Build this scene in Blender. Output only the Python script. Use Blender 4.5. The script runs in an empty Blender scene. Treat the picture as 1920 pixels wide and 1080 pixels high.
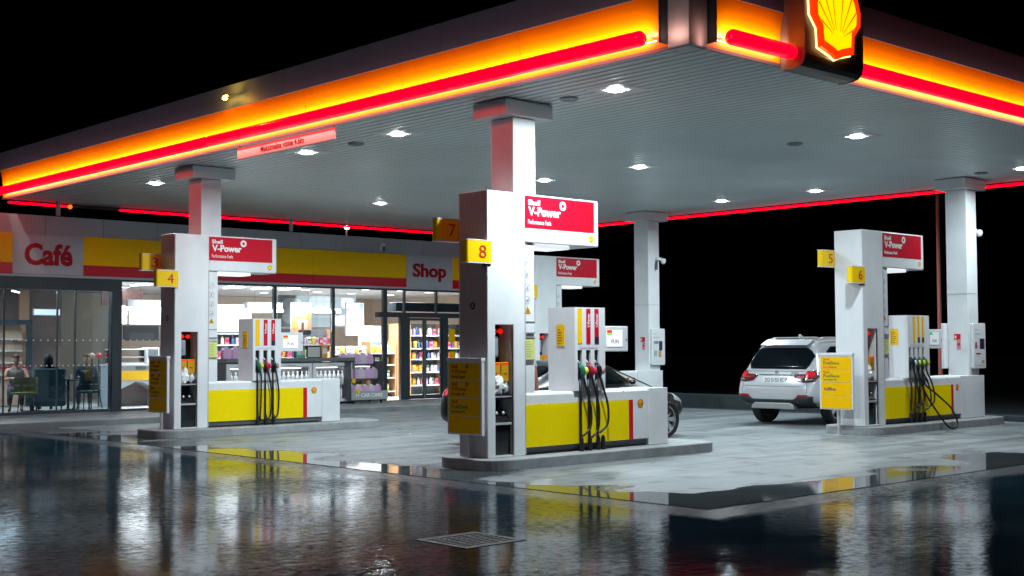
import bpy, bmesh, math, random
from mathutils import Vector, Matrix
from mathutils.bvhtree import BVHTree
random.seed(7)
S = bpy.context.scene
C = S.collection
R = math.radians
PI = math.pi

# ------------------------------------------------------------------ camera
cam = bpy.data.cameras.new("camera"); camo = bpy.data.objects.new("camera", cam); C.objects.link(camo)
cam.sensor_width = 36; cam.lens = 2402.2/1920*36; cam.clip_end = 2000; cam.clip_start = 0.05
yaw, pit, rol = R(47.3126), R(2.5762), R(-0.2708)
fw = Vector((math.cos(yaw)*math.cos(pit), math.sin(yaw)*math.cos(pit), math.sin(pit)))
rt = Vector((math.sin(yaw), -math.cos(yaw), 0)); up = rt.cross(fw)
r2 = rt*math.cos(rol)+up*math.sin(rol); u2 = -rt*math.sin(rol)+up*math.cos(rol)
M = Matrix((r2, u2, -fw)).transposed().to_4x4(); M.translation = (-10.2537, -12.0211, 1.6214)
camo.matrix_world = M
S.camera = camo

# ------------------------------------------------------------------ world, exposure
W = bpy.data.worlds.new("World"); S.world = W; W.use_nodes = True
nt = W.node_tree; bg = nt.nodes['Background']
sky = nt.nodes.new('ShaderNodeTexSky'); sky.sky_type = 'NISHITA'; sky.sun_disc = False
sky.sun_elevation = R(-6); sky.sun_rotation = R(200)
nt.links.new(sky.outputs[0], bg.inputs[0]); bg.inputs[1].default_value = 0.0015
S.view_settings.view_transform = 'Standard'; S.view_settings.look = 'None'
S.view_settings.exposure = 0; S.view_settings.gamma = 1
try:
    S.cycles.max_bounces = 8; S.cycles.diffuse_bounces = 4; S.cycles.glossy_bounces = 5
    S.cycles.transparent_max_bounces = 16
    S.cycles.sample_clamp_indirect = 4; S.cycles.sample_clamp_direct = 0
    S.cycles.caustics_reflective = False; S.cycles.caustics_refractive = False
    S.cycles.use_light_tree = True
except Exception: pass

# ------------------------------------------------------------------ lights of the place, with an added night fill
def area(name, loc, dirv, sx, sy, power, col=(1, 1, 1), spread=180, parent=None):
    l = bpy.data.lights.new(name, 'AREA'); l.shape = 'RECTANGLE'; l.size = sx; l.size_y = sy
    l.energy = power; l.color = col; l.spread = R(spread)
    o = bpy.data.objects.new(name, l); C.objects.link(o)
    d = Vector(dirv).normalized()
    q = d.to_track_quat('-Z', 'Y')
    o.rotation_euler = q.to_euler(); o.location = loc
    o['kind'] = 'structure'
    return o
ml = bpy.data.lights.new('night_fill', 'SUN'); ml.energy = .15; ml.angle = R(20); ml.color = (1.0, .88, .90)  # added fill: weak light from the left, no sun is up
mo = bpy.data.objects.new('night_fill', ml); C.objects.link(mo); mo.rotation_euler = Vector((1, -.03, -.22)).to_track_quat('-Z', 'Y').to_euler()
COOL = (0.80, 0.95, 1.0)
LX = (1.98, 7.66, 13.38); LY = (-0.77, 3.87, 6.42, 11.9)
DOWN = 165.0
for lx in LX:
    for ly in LY:
        area('canopy_lamp', (lx, ly, 4.915), (0, 0, -1), .2, .2, DOWN*(1.75 if (lx < 3 and ly < 0) else .62 if ly > 8 else 1), COOL, 165)
# strips behind the red tubes that wash the yellow fascia
def strip(name, p0, p1, n, power):
    p0 = Vector(p0); p1 = Vector(p1); L = (p1-p0).length
    l = bpy.data.lights.new(name, 'AREA'); l.shape = 'RECTANGLE'; l.size = L; l.size_y = .03; l.energy = power*L
    l.color = (1, .93, .8)
    o = bpy.data.objects.new(name, l); C.objects.link(o)
    z = -Vector(n).normalized(); x = (p1-p0).normalized(); y = z.cross(x)
    mm = Matrix((x, y, z)).transposed().to_4x4(); mm.translation = (p0+p1)/2
    o.matrix_world = mm; o['kind'] = 'structure'
STRIP = 7.0
strip('fascia_strip', (0.60, -2.5, 5.178), (0.60, 16.6, 5.178), (1, 0, .03), STRIP)
strip('tube_glow', (0.53, -2.5, 4.975), (0.53, 16.6, 4.975), (.8, 0, -.6), 1.6)
bpy.context.scene.collection.objects[-1].data.color = (1, .03, .03)
strip('fascia_strip', (0.665, -2.5, 5.06), (0.665, 16.6, 5.06), (1, 0, -.9), .9)
strip('fascia_strip', (1.25, -3.085, 5.06), (2.4, -3.085, 5.06), (0, 1, -.9), .9)
strip('fascia_strip', (3.75, -3.085, 5.06), (15.2, -3.085, 5.06), (0, 1, -.9), .9)
strip('fascia_strip', (1.25, -3.15, 5.178), (2.4, -3.15, 5.178), (0, 1, .03), STRIP)
strip('fascia_strip', (3.75, -3.15, 5.178), (15.2, -3.15, 5.178), (0, 1, .03), STRIP)

# ------------------------------------------------------------------ materials
MT = {}
def mat(name, col, rough=.5, metal=0., spec=.5, emit=None, es=0., noise=0., nscale=8., bump=0., bscale=60., coat=0., trans=0., ior=1.45, rvar=0.):
    if name in MT: return MT[name]
    m = bpy.data.materials.new(name); m.use_nodes = True; t = m.node_tree; b = t.nodes['Principled BSDF']
    b.inputs['Base Color'].default_value = (*col, 1); b.inputs['Roughness'].default_value = rough
    b.inputs['Metallic'].default_value = metal; b.inputs['Specular IOR Level'].default_value = spec
    b.inputs['Coat Weight'].default_value = coat; b.inputs['Coat Roughness'].default_value = .04
    b.inputs['Transmission Weight'].default_value = trans; b.inputs['IOR'].default_value = ior
    if emit: b.inputs['Emission Color'].default_value = (*emit, 1); b.inputs['Emission Strength'].default_value = es
    if noise or bump or rvar:
        tc = t.nodes.new('ShaderNodeTexCoord')
        if noise or rvar:
            n = t.nodes.new('ShaderNodeTexNoise'); n.inputs['Scale'].default_value = nscale; n.inputs['Detail'].default_value = 5
            t.links.new(tc.outputs['Object'], n.inputs['Vector'])
            if noise:
                mx = t.nodes.new('ShaderNodeMix'); mx.data_type = 'RGBA'; mx.blend_type = 'MULTIPLY'
                mx.inputs[6].default_value = (*col, 1)
                cr = t.nodes.new('ShaderNodeValToRGB'); cr.color_ramp.elements[0].position = .3; cr.color_ramp.elements[1].position = .7
                cr.color_ramp.elements[0].color = (1-noise,)*3+(1,); cr.color_ramp.elements[1].color = (1, 1, 1, 1)
                t.links.new(n.outputs['Fac'], cr.inputs[0]); t.links.new(cr.outputs[0], mx.inputs[7]); mx.inputs[0].default_value = 1
                t.links.new(mx.outputs[2], b.inputs['Base Color'])
            if rvar:
                mr = t.nodes.new('ShaderNodeMapRange'); mr.inputs['To Min'].default_value = max(0, rough-rvar); mr.inputs['To Max'].default_value = rough+rvar
                mr.inputs['From Min'].default_value = .3; mr.inputs['From Max'].default_value = .7
                t.links.new(n.outputs['Fac'], mr.inputs[0]); t.links.new(mr.outputs[0], b.inputs['Roughness'])
        if bump:
            n2 = t.nodes.new('ShaderNodeTexNoise'); n2.inputs['Scale'].default_value = bscale; n2.inputs['Detail'].default_value = 3
            t.links.new(tc.outputs['Object'], n2.inputs['Vector'])
            bp = t.nodes.new('ShaderNodeBump'); bp.inputs['Strength'].default_value = bump; bp.inputs['Distance'].default_value = .01
            t.links.new(n2.outputs['Fac'], bp.inputs['Height']); t.links.new(bp.outputs[0], b.inputs['Normal'])
    MT[name] = m; return m
WHITE = mat('white_panel', (.74, .76, .78), .38, noise=.11, nscale=2.2, rvar=.10, bump=.03, bscale=5)
WHITE2 = mat('white_enamel', (.72, .73, .75), .3, noise=.05, nscale=4)
STEEL = mat('brushed_steel', (.56, .55, .57), .34, metal=.35, noise=.1, nscale=14, bump=.05, bscale=120)
DGREY = mat('plinth_grey', (.13, .14, .15), .5, noise=.2)
YEL = mat('pump_yellow', (.86, .66, .0), .4, spec=.15, noise=.04)
YELD = mat('sign_yellow', (.90, .50, .0), .45, spec=.15, noise=.05)
RED = mat('pump_red', (.52, .004, .02), .36)
REDS = mat('sign_red', (.55, .003, .02), .34, noise=.04)
BLACK = mat('black_rubber', (.012, .013, .015), .42, bump=.08, bscale=90)
GLOSSB = mat('gloss_black', (.01, .011, .013), .12, coat=.5)
TXTW = mat('lettering_white', (.8, .8, .8), .4)
TXTR = mat('lettering_red', (.32, .004, .012), .5, spec=.2)
TXTG = mat('lettering_green', (.02, .16, .04), .5)
TXTD = mat('lettering_dark', (.03, .025, .02), .5)
TXTO = mat('lettering_orange', (.7, .07, .01), .5)
FRAME = mat('dark_window_frame', (.035, .05, .06), .35, rvar=.08)
FASC = mat('fascia_yellow', (.85, .235, .0), .3, spec=.18, noise=.16, nscale=1.1)
FASG = mat('fascia_grey', (.15, .24, .34), .5, spec=.2, noise=.12, nscale=1.5)
TUBE = mat('red_light_tube', (.5, .0, .01), .25, emit=(1.0, .0, .010), es=3.2, coat=.3)
TUBEOFF = mat('unlit_tube', (.10, .07, .05), .3)
SOFF = mat('soffit_metal', (.68, .76, .77), .38, metal=.2, noise=.12, nscale=.7, rvar=.08)
LENS = mat('lamp_lens', (.9, .9, .9), .3, emit=(.92, .98, 1.0), es=45)
CONC = mat('kerb_concrete', (.33, .35, .36), .55, noise=.3, nscale=5, bump=.4, bscale=110)

def glassmat(name, tint=(.8, .9, .95), fac=.12):
    m = bpy.data.materials.new(name); m.use_nodes = True; t = m.node_tree
    t.nodes.remove(t.nodes['Principled BSDF']); o = t.nodes['Material Output']
    tr = t.nodes.new('ShaderNodeBsdfTransparent'); tr.inputs[0].default_value = (*tint, 1)
    gl = t.nodes.new('ShaderNodeBsdfGlossy'); gl.inputs['Roughness'].default_value = .02
    fr = t.nodes.new('ShaderNodeFresnel'); fr.inputs[0].default_value = 1.5
    mx = t.nodes.new('ShaderNodeMixShader')
    t.links.new(fr.outputs[0], mx.inputs[0]); t.links.new(tr.outputs[0], mx.inputs[1]); t.links.new(gl.outputs[0], mx.inputs[2])
    t.links.new(mx.outputs[0], o.inputs[0]); MT[name] = m; return m
GLASS = glassmat('shop_glass', (.88, .93, .95)); GLASSD = glassmat('cafe_glass', (.60, .70, .75)); CARGL = glassmat('car_glass', (.10, .14, .15))

# ------------------------------------------------------------------ object helpers
def tag(o, label=None, cat=None, group=None, kind=None):
    if label: o['label'] = label
    if cat: o['category'] = cat
    if group: o['group'] = group
    if kind: o['kind'] = kind
    return o
def empty(name, loc=(0, 0, 0), rz=0, label=None, cat=None, group=None):
    o = bpy.data.objects.new(name, None); C.objects.link(o); o.location = loc; o.rotation_euler = (0, 0, rz)
    o.empty_display_size = .1
    return tag(o, label, cat, group)
def kids(o): return [x for x in bpy.data.objects if x.parent == o]
def copy_tree(o, parent=None):
    c = o.copy(); C.objects.link(c); c.parent = parent
    for k in kids(o): copy_tree(k, c)
    return c
class G:
    def __init__(s): s.v = []; s.f = []
    def add(s, vs, fs):
        b = len(s.v); s.v += [tuple(v) for v in vs]; s.f += [tuple(b+i for i in f) for f in fs]; return s
    def box(s, x0, x1, y0, y1, z0, z1):
        return s.add([(x0, y0, z0), (x1, y0, z0), (x1, y1, z0), (x0, y1, z0), (x0, y0, z1), (x1, y0, z1), (x1, y1, z1), (x0, y1, z1)],
                     [(0, 3, 2, 1), (4, 5, 6, 7), (0, 1, 5, 4), (1, 2, 6, 5), (2, 3, 7, 6), (3, 0, 4, 7)])
    def frame(s, x0, x1, z0, z1, a0, a1, b0, b1, y0, y1):   # slab with a hole through it along y
        o = [(x0, z0), (x1, z0), (x1, z1), (x0, z1)]; h = [(a0, b0), (a1, b0), (a1, b1), (a0, b1)]
        vs = [(x, y0, z) for x, z in o]+[(x, y0, z) for x, z in h]+[(x, y1, z) for x, z in o]+[(x, y1, z) for x, z in h]
        fs = []
        for i in range(4):
            j = (i+1) % 4
            fs += [(i, j, 4+j, 4+i), (8+j, 8+i, 12+i, 12+j), (j, i, 8+i, 8+j), (4+i, 4+j, 12+j, 12+i)]
        return s.add(vs, fs)
    def prism(s, poly, axis, a0, a1):
        n = len(poly)
        def P(p, a):
            if axis == 'y': return (p[0], a, p[1])
            if axis == 'x': return (a, p[0], p[1])
            return (p[0], p[1], a)
        vs = [P(p, a0) for p in poly]+[P(p, a1) for p in poly]
        fs = [tuple(range(n)), tuple(range(2*n-1, n-1, -1))]+[(i, (i+1) % n, n+(i+1) % n, n+i) for i in range(n)]
        return s.add(vs, fs)
    def cyl(s, p0, p1, r0, r1=None, n=12, caps=True):
        r1 = r0 if r1 is None else r1
        p0 = Vector(p0); p1 = Vector(p1); d = (p1-p0).normalized()
        a = d.orthogonal().normalized(); b = d.cross(a)
        vs = []
        for p, r in ((p0, r0), (p1, r1)):
            for i in range(n):
                t = 2*PI*i/n; vs.append(p+a*(r*math.cos(t))+b*(r*math.sin(t)))
        fs = [(i, (i+1) % n, n+(i+1) % n, n+i) for i in range(n)]
        if caps: fs += [tuple(range(n-1, -1, -1)), tuple(range(n, 2*n))]
        return s.add(vs, fs)
    def tube(s, pts, r, n=8, closed=False):
        pts = [Vector(p) for p in pts]; k = len(pts); vs = []; prev = None
        for i, p in enumerate(pts):
            d = ((pts[(i+1) % k] if (closed or i < k-1) else p)-(pts[i-1] if (closed or i > 0) else p)).normalized()
            a = (prev-d*prev.dot(d)).normalized() if prev is not None else d.orthogonal().normalized()
            prev = a; b = d.cross(a); rr = r[i] if isinstance(r, (list, tuple)) else r
            for j in range(n):
                t = 2*PI*j/n; vs.append(p+a*(rr*math.cos(t))+b*(rr*math.sin(t)))
        fs = []
        for i in range(k if closed else k-1):
            for j in range(n):
                i2 = (i+1) % k
                fs.append((i*n+j, i*n+(j+1) % n, i2*n+(j+1) % n, i2*n+j))
        if not closed: fs += [tuple(range(n-1, -1, -1)), tuple(range((k-1)*n, k*n))]
        return s.add(vs, fs)
    def lathe(s, prof, c=(0, 0, 0), n=16, axis='z', ring=False):
        vs = []
        for r, h in prof:
            for i in range(n):
                t = 2*PI*i/n; x, y = r*math.cos(t), r*math.sin(t)
                v = (x, y, h) if axis == 'z' else ((x, h, y) if axis == 'y' else (h, x, y))
                vs.append((v[0]+c[0], v[1]+c[1], v[2]+c[2]))
        k = len(prof)
        fs = [(i*n+j, i*n+(j+1) % n, (i+1)*n+(j+1) % n, (i+1)*n+j) for i in range(k-1) for j in range(n)]
        if ring: fs += [((k-1)*n+j, (k-1)*n+(j+1) % n, (j+1) % n, j) for j in range(n)]
        else: fs += [tuple(range(n-1, -1, -1)), tuple(range((k-1)*n, k*n))]
        return s.add(vs, fs)
    def sphere(s, c, r, sx=1, sy=1, sz=1, n=12, m=8):
        prof = [(max(1e-4, math.sin(PI*i/m)), -math.cos(PI*i/m)) for i in range(m+1)]
        b = len(s.v); s.lathe(prof, n=n)
        for i in range(b, len(s.v)):
            v = s.v[i]; s.v[i] = (c[0]+v[0]*r*sx, c[1]+v[1]*r*sy, c[2]+v[2]*r*sz)
        return s
    def xf(s, m):
        s.v = [tuple(m @ Vector(v)) for v in s.v]; return s
    def build(s, name, material, parent=None, bevel=0, smooth=False, seg=2, loc=None):
        me = bpy.data.meshes.new(name); me.from_pydata(s.v, [], s.f)
        bm = bmesh.new(); bm.from_mesh(me); bmesh.ops.recalc_face_normals(bm, faces=bm.faces); bm.to_mesh(me); bm.free()
        me.materials.append(material)
        if smooth:
            for p in me.polygons: p.use_smooth = True
        o = bpy.data.objects.new(name, me); C.objects.link(o)
        if parent: o.parent = parent
        if loc: o.location = loc
        if bevel:
            b = o.modifiers.new('bevel', 'BEVEL'); b.width = bevel; b.segments = seg; b.limit_method = 'ANGLE'; b.angle_limit = R(40)
        return o
def text(name, s, org, ux, uz, w, h, material, parent=None, bold=.02, depth=.003, label=None):
    """lettering whose bounding box is w wide and h high; org = lower left corner; ux = reading direction, uz = up"""
    cu = bpy.data.curves.new(name, 'FONT'); cu.body = s; cu.size = 1; cu.offset = bold; cu.extrude = .02; cu.resolution_u = 3
    t = bpy.data.objects.new(name, cu); C.objects.link(t)
    dg = bpy.context.evaluated_depsgraph_get(); dg.update()
    me = bpy.data.meshes.new_from_object(t.evaluated_get(dg)); bpy.data.objects.remove(t)
    xs = [v.co.x for v in me.vertices]; ys = [v.co.y for v in me.vertices]
    x0, x1, y0, y1 = min(xs), max(xs), min(ys), max(ys)
    ux = Vector(ux); uz = Vector(uz); un = ux.cross(uz); org = Vector(org)
    for v in me.vertices:
        c = v.co.copy()
        v.co = org+ux*((c.x-x0)/(x1-x0)*w)+uz*((c.y-y0)/(y1-y0)*h)+un*(depth if c.z > 0 else -depth*.2)
    me.materials.clear(); me.materials.append(material)
    o = bpy.data.objects.new(name, me); C.objects.link(o)
    if parent: o.parent = parent
    return o
def struct(o): o['kind'] = 'structure'; return o

# scallop emblem, unit size (width 1, centred), in (u, v)
SHELL = [(-.10, -.46), (-.34, -.40), (-.36, -.18), (-.49, -.04), (-.5, .12), (-.44, .28), (-.33, .40), (-.18, .48), (0, .51),
         (.18, .48), (.33, .40), (.44, .28), (.5, .12), (.49, -.04), (.36, -.18), (.34, -.40), (.10, -.46), (0, -.50)]
def emblem(center, ux, size, parent, y=0, name='emblem', lit=False, mr=None, my=None):
    c = Vector(center); ux = Vector(ux); uz = Vector((0, 0, 1)); un = ux.cross(uz)
    def ex(poly, k, d0, d1, mt, nm, par):
        g = G(); n = len(poly)
        vs = [c+ux*(p[0]*size*k)+uz*(p[1]*size*k)+un*d0 for p in poly]+[c+ux*(p[0]*size*k)+uz*(p[1]*size*k)+un*d1 for p in poly]
        g.add(vs, [tuple(range(n)), tuple(range(2*n-1, n-1, -1))]+[(i, (i+1) % n, n+(i+1) % n, n+i) for i in range(n)])
        return g.build(nm, mt, par)
    t = .03*size
    base = ex(SHELL, 1, .001, t, mr or RED, name, parent)
    yy = ex(SHELL, .80, t, t*1.4, my or YEL, 'emblem_face', base)
    if size > .12:
        g = G()
        for a in (-62, -44, -27, -9, 9, 27, 44, 62):
            d = Vector((math.sin(R(a)), math.cos(R(a)))); L = {62: .36, 44: .52, 27: .62, 9: .68}[abs(a)]
            o = Vector((math.copysign(.03, a), -.26)); n2 = Vector((d.y, -d.x))
            q = [o-n2*.003+d*.1, o+n2*.003+d*.1, o+d*L*1.02+n2*.012, o+d*L*1.02-n2*.012]
            vs = [c+ux*(p.x*size)+uz*(p.y*size)+un*(t*1.4+.0005) for p in q]+[c+ux*(p.x*size)+uz*(p.y*size)+un*(t*1.4+.004) for p in q]
            g.add(vs, [(0, 1, 2, 3), (7, 6, 5, 4), (0, 1, 5, 4), (1, 2, 6, 5), (2, 3, 7, 6), (3, 0, 4, 7)])
        g.build('emblem_ribs', mr or RED, base)
    return base

# ------------------------------------------------------------------ ground
def N(t, typ, **kw):
    n = t.nodes.new(typ)
    for k, v in kw.items(): setattr(n, k, v)
    return n
def math_(t, op, a, b=None, c=None):
    n = N(t, 'ShaderNodeMath', operation=op)
    for i, x in enumerate((a, b, c)):
        if x is None: continue
        if isinstance(x, (int, float)): n.inputs[i].default_value = x
        else: t.links.new(x, n.inputs[i])
    return n.outputs[0]
def noise_(t, vec, scale, detail=4, rough=.5):
    n = N(t, 'ShaderNodeTexNoise'); n.inputs['Scale'].default_value = scale; n.inputs['Detail'].default_value = detail
    n.inputs['Roughness'].default_value = rough; t.links.new(vec, n.inputs['Vector']); return n.outputs['Fac']
def mapv(t, vec, sc):
    n = N(t, 'ShaderNodeMapping'); n.inputs['Scale'].default_value = sc; t.links.new(vec, n.inputs['Vector']); return n.outputs[0]
def mixc(t, f, a, b):
    n = N(t, 'ShaderNodeMix', data_type='RGBA'); t.links.new(f, n.inputs[0])
    for i, x in ((6, a), (7, b)):
        if isinstance(x, tuple): n.inputs[i].default_value = (*x, 1)
        else: t.links.new(x, n.inputs[i])
    return n.outputs[2]
def rng(t, x, a, b, c, d):
    n = N(t, 'ShaderNodeMapRange'); t.links.new(x, n.inputs[0])
    for i, v in enumerate((a, b, c, d)): n.inputs[1+i].default_value = v
    return n.outputs[0]

m = bpy.data.materials.new('wet_asphalt'); m.use_nodes = True; t = m.node_tree; b = t.nodes['Principled BSDF']; ASPH = m
tc = N(t, 'ShaderNodeTexCoord').outputs['Object']
big = noise_(t, tc, .55, 4); mid = noise_(t, mapv(t, tc, (1.2, 2.6, 1)), 3.2, 5); fin = noise_(t, tc, 70, 3, .7); pool = noise_(t, tc, .33, 3)
sx = N(t, 'ShaderNodeSeparateXYZ'); t.links.new(tc, sx.inputs[0])
# distance out from the concrete apron
dx = math_(t, 'SUBTRACT', -.25, sx.outputs[0]); dy = math_(t, 'SUBTRACT', -4.0, sx.outputs[1])
dd = math_(t, 'MAXIMUM', dx, dy)
strip_ = rng(t, math_(t, 'ADD', dd, math_(t, 'MULTIPLY', math_(t, 'SUBTRACT', mid, .5), .5)), .42, .62, 1, 0)
col = mixc(t, rng(t, fin, .35, .7, 0, 1), (.006, .015, .024), (.016, .034, .048))
col = mixc(t, strip_, col, (.10, .105, .11))
t.links.new(col, b.inputs['Base Color'])
wet = rng(t, math_(t, 'ADD', math_(t, 'MULTIPLY', big, .6), math_(t, 'MULTIPLY', pool, .5)), .44, .64, 0, 1)
grit = noise_(t, tc, 11, 7, .72)
ro = math_(t, 'ADD', math_(t, 'ADD', math_(t, 'MULTIPLY', wet, .05), .03), math_(t, 'MULTIPLY', strip_, .16))
t.links.new(ro, b.inputs['Roughness']); b.inputs['IOR'].default_value = 1.4
spk = rng(t, math_(t, 'ADD', math_(t, 'MULTIPLY', grit, .7), math_(t, 'MULTIPLY', mid, .3)), .38, .62, .06, .85)
b.inputs['Specular IOR Level'].default_value = .5
df = N(t, 'ShaderNodeBsdfDiffuse'); df.inputs[0].default_value = (.012, .030, .044, 1)
mxs = N(t, 'ShaderNodeMixShader'); gr2 = noise_(t, mapv(t, tc, (1, 1, 1)), 30, 3, .6)
gm = math_(t, 'ADD', math_(t, 'MULTIPLY', grit, .70), math_(t, 'ADD', math_(t, 'MULTIPLY', gr2, .22), math_(t, 'MULTIPLY', math_(t, 'SUBTRACT', big, .5), .55)))
t.links.new(rng(t, gm, .40, .62, .04, .86), mxs.inputs[0])
t.links.new(b.outputs[0], mxs.inputs[1]); t.links.new(df.outputs[0], mxs.inputs[2]); t.links.new(mxs.outputs[0], t.nodes['Material Output'].inputs[0])
bp = N(t, 'ShaderNodeBump'); bp.inputs['Distance'].default_value = .01
t.links.new(rng(t, wet, 0, 1, .16, .40), bp.inputs['Strength'])
h = math_(t, 'ADD', math_(t, 'MULTIPLY', grit, .30), math_(t, 'ADD', math_(t, 'MULTIPLY', noise_(t, tc, 7, 2, .5), .55), math_(t, 'MULTIPLY', mid, .35)))
t.links.new(h, bp.inputs['Height']); t.links.new(bp.outputs[0], b.inputs['Normal'])

m = bpy.data.materials.new('wet_concrete'); m.use_nodes = True; t = m.node_tree; b = t.nodes['Principled BSDF']; APR = m
tc = N(t, 'ShaderNodeTexCoord').outputs['Object']
sx = N(t, 'ShaderNodeSeparateXYZ'); t.links.new(tc, sx.inputs[0]); X, Y = sx.outputs[0], sx.outputs[1]
n1 = noise_(t, mapv(t, tc, (.25, 1.3, 1)), 1.1, 6); n2 = noise_(t, tc, .45, 4); fin = noise_(t, tc, 55, 3, .7); stk = noise_(t, mapv(t, tc, (.12, 3.4, 1)), 1.0, 7)
ex = math_(t, 'ADD', X, .25); ey = math_(t, 'MULTIPLY', math_(t, 'ADD', Y, 4.0), .95)
d = math_(t, 'MINIMUM', ex, ey)
pud = rng(t, math_(t, 'ADD', d, math_(t, 'MULTIPLY', math_(t, 'SUBTRACT', math_(t, 'ADD', n2, math_(t, 'MULTIPLY', n1, .35)), .68), 3.8)), .68, .98, 1, 0)
pud2 = rng(t, math_(t, 'ADD', n2, math_(t, 'MULTIPLY', stk, .3)), .36, .40, 1, 0)
wetp = math_(t, 'MAXIMUM', pud, math_(t, 'MULTIPLY', pud2, .7))
col = mixc(t, rng(t, stk, .35, .65, 0, 1), (.12, .145, .155), (.235, .26, .27))
col = mixc(t, rng(t, n1, .35, .62, 0, 1), (.115, .14, .15), col)
col = mixc(t, rng(t, fin, .3, .75, 0, .35), col, (.29, .31, .32))
def joint(x, per, off, w):
    a = math_(t, 'PINGPONG', math_(t, 'ADD', x, off), per/2)
    return rng(t, a, w, w*2.2, 1, 0)
jt = math_(t, 'MAXIMUM', joint(X, 4.8, .25, .009), joint(Y, 4.1, 4.0, .009))
stn = rng(t, math_(t, 'ADD', math_(t, 'MULTIPLY', noise_(t, tc, 1.9, 5, .6), .8), math_(t, 'MULTIPLY', stk, .2)), .545, .60, 0, .75)
trk = rng(t, noise_(t, mapv(t, tc, (.05, 2.2, 1)), 1.0, 4, .6), .52, .64, 0, .55)
col = mixc(t, math_(t, 'MAXIMUM', stn, trk), col, (.06, .068, .072))
col = mixc(t, math_(t, 'MULTIPLY', jt, .85), col, (.03, .035, .04))
col = mixc(t, math_(t, 'MULTIPLY', wetp, .8), col, (.045, .055, .062))
t.links.new(col, b.inputs['Base Color'])
rd = rng(t, math_(t, 'ADD', math_(t, 'MULTIPLY', stk, .6), math_(t, 'MULTIPLY', n1, .4)), .38, .62, .34, .55)
rm = N(t, 'ShaderNodeMix', data_type='FLOAT'); t.links.new(wetp, rm.inputs[0]); t.links.new(rd, rm.inputs[2]); rm.inputs[3].default_value = .035
t.links.new(rm.outputs[0], b.inputs['Roughness']); b.inputs['Specular IOR Level'].default_value = .5
bp = N(t, 'ShaderNodeBump'); bp.inputs['Distance'].default_value = .01
t.links.new(math_(t, 'MULTIPLY', math_(t, 'SUBTRACT', 1.0, math_(t, 'MULTIPLY', wetp, .97)), .28), bp.inputs['Strength'])
t.links.new(math_(t, 'ADD', fin, math_(t, 'MULTIPLY', noise_(t, tc, 9, 3), .6)), bp.inputs['Height']); t.links.new(bp.outputs[0], b.inputs['Normal'])

struct(G().add([(-150, -150, 0), (150, -150, 0), (150, 150, 0), (-150, 150, 0)], [(0, 1, 2, 3)]).build('ground', ASPH))
struct(G().box(-.25, 15.3, -4.0, 13.45, -.05, .006).build('forecourt', APR))
PAVM = mat('pavement_concrete', (.26, .28, .29), .45, noise=.35, nscale=2.2, bump=.2, bscale=70, rvar=.12)
struct(G().box(-6, 17.2, 13.45, 16.25, -.05, .13).build('pavement', PAVM, bevel=.02))
# low retaining wall and dark planting beyond the forecourt
WALLM = mat('rough_wall', (.022, .036, .042), .7, noise=.5, nscale=2.5, bump=.6, bscale=14)
g = G().box(15.35, 15.6, -30, 30, -.1, .02).box(15.6, 15.85, 2.2, 30, -.1, .36).box(15.35, 15.62, -30, 2.2, -.1, .13)
tag(g.build('retaining_wall', WALLM, bevel=.02), 'low grey retaining wall at the far edge of the forecourt, dark beyond it', 'wall')
# drain grate in the wet asphalt
g = G()
t_ = empty('drain_grate', (-3.2, -3.85, 0), 0, 'square iron drain grate set in the wet asphalt in the foreground', 'drain grate')
IRON = mat('wet_iron', (.008, .009, .011), .5, spec=.25, bump=.6, bscale=40, rvar=.1)
G().frame(-.33, .33, -.33, .33, -.28, .28, -.28, .28, -.012, .004).xf(Matrix.Rotation(PI/2, 4, 'X')).build('frame', IRON, t_)
g = G()
for i in range(9): g.box(-.28, .28, -.272+i*.066, -.240+i*.066, -.01, .003)
for i in range(3): g.box(-.15+i*.14, -.13+i*.14, -.28, .28, -.012, .001)
g.build('bars', IRON, t_)

# ------------------------------------------------------------------ canopy
CX0, CX1, CY0, CY1, CZ = .73, 15.14, -3.02, 16.68, 4.95
can = empty('canopy', ((CX0+CX1)/2, (CY0+CY1)/2, 0), 0, 'huge flat canopy with glowing yellow fascia over the petrol pumps', 'canopy')
can.location = (0, 0, 0)
g = G(); n = int((CX1-CX0)/.17)+1; p = (CX1-CX0)/n
for i in range(n):
    a = CX0+i*p
    q = [(.012, .03), (.016, .006), (.03, .0), (p*.5, .003), (p-.03, .0), (p-.018, .006), (p-.014, .03)]
    for (u0, w0), (u1, w1) in zip(q, q[1:]): g.add([(a+u0, CY0, CZ+w0), (a+u1, CY0, CZ+w1), (a+u1, CY1, CZ+w1), (a+u0, CY1, CZ+w0)], [(0, 3, 2, 1)])
g.build('soffit', SOFF, can)
G().box(CX0+.02, CX1-.02, CY0+.02, CY1-.02, CZ+.032, CZ+.85).build('roof_deck', mat('deck_dark', (.03, .03, .035), .6), can)
EDGE = mat('edge_trim', (.12, .13, .15), .4, metal=.4)
g = G()
for (x0, x1, y0, y1) in ((CX0-.012, CX0+.012, CY0-.012, CY1+.012), (CX1-.012, CX1+.012, CY0-.012, CY1+.012), (CX0+.012, CX1-.012, CY0-.012, CY0+.012), (CX0+.012, CX1-.012, CY1-.012, CY1+.012)):
    g.box(x0, x1, y0, y1, CZ-.012, CZ+.028)
g.build('soffit_trim', EDGE, can)
PROF = [(0.0, 4.975), (0.0, 5.08), (.002, 5.17), (.006, 5.26), (.014, 5.35), (.026, 5.43), (.042, 5.51), (.060, 5.592)]
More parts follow.
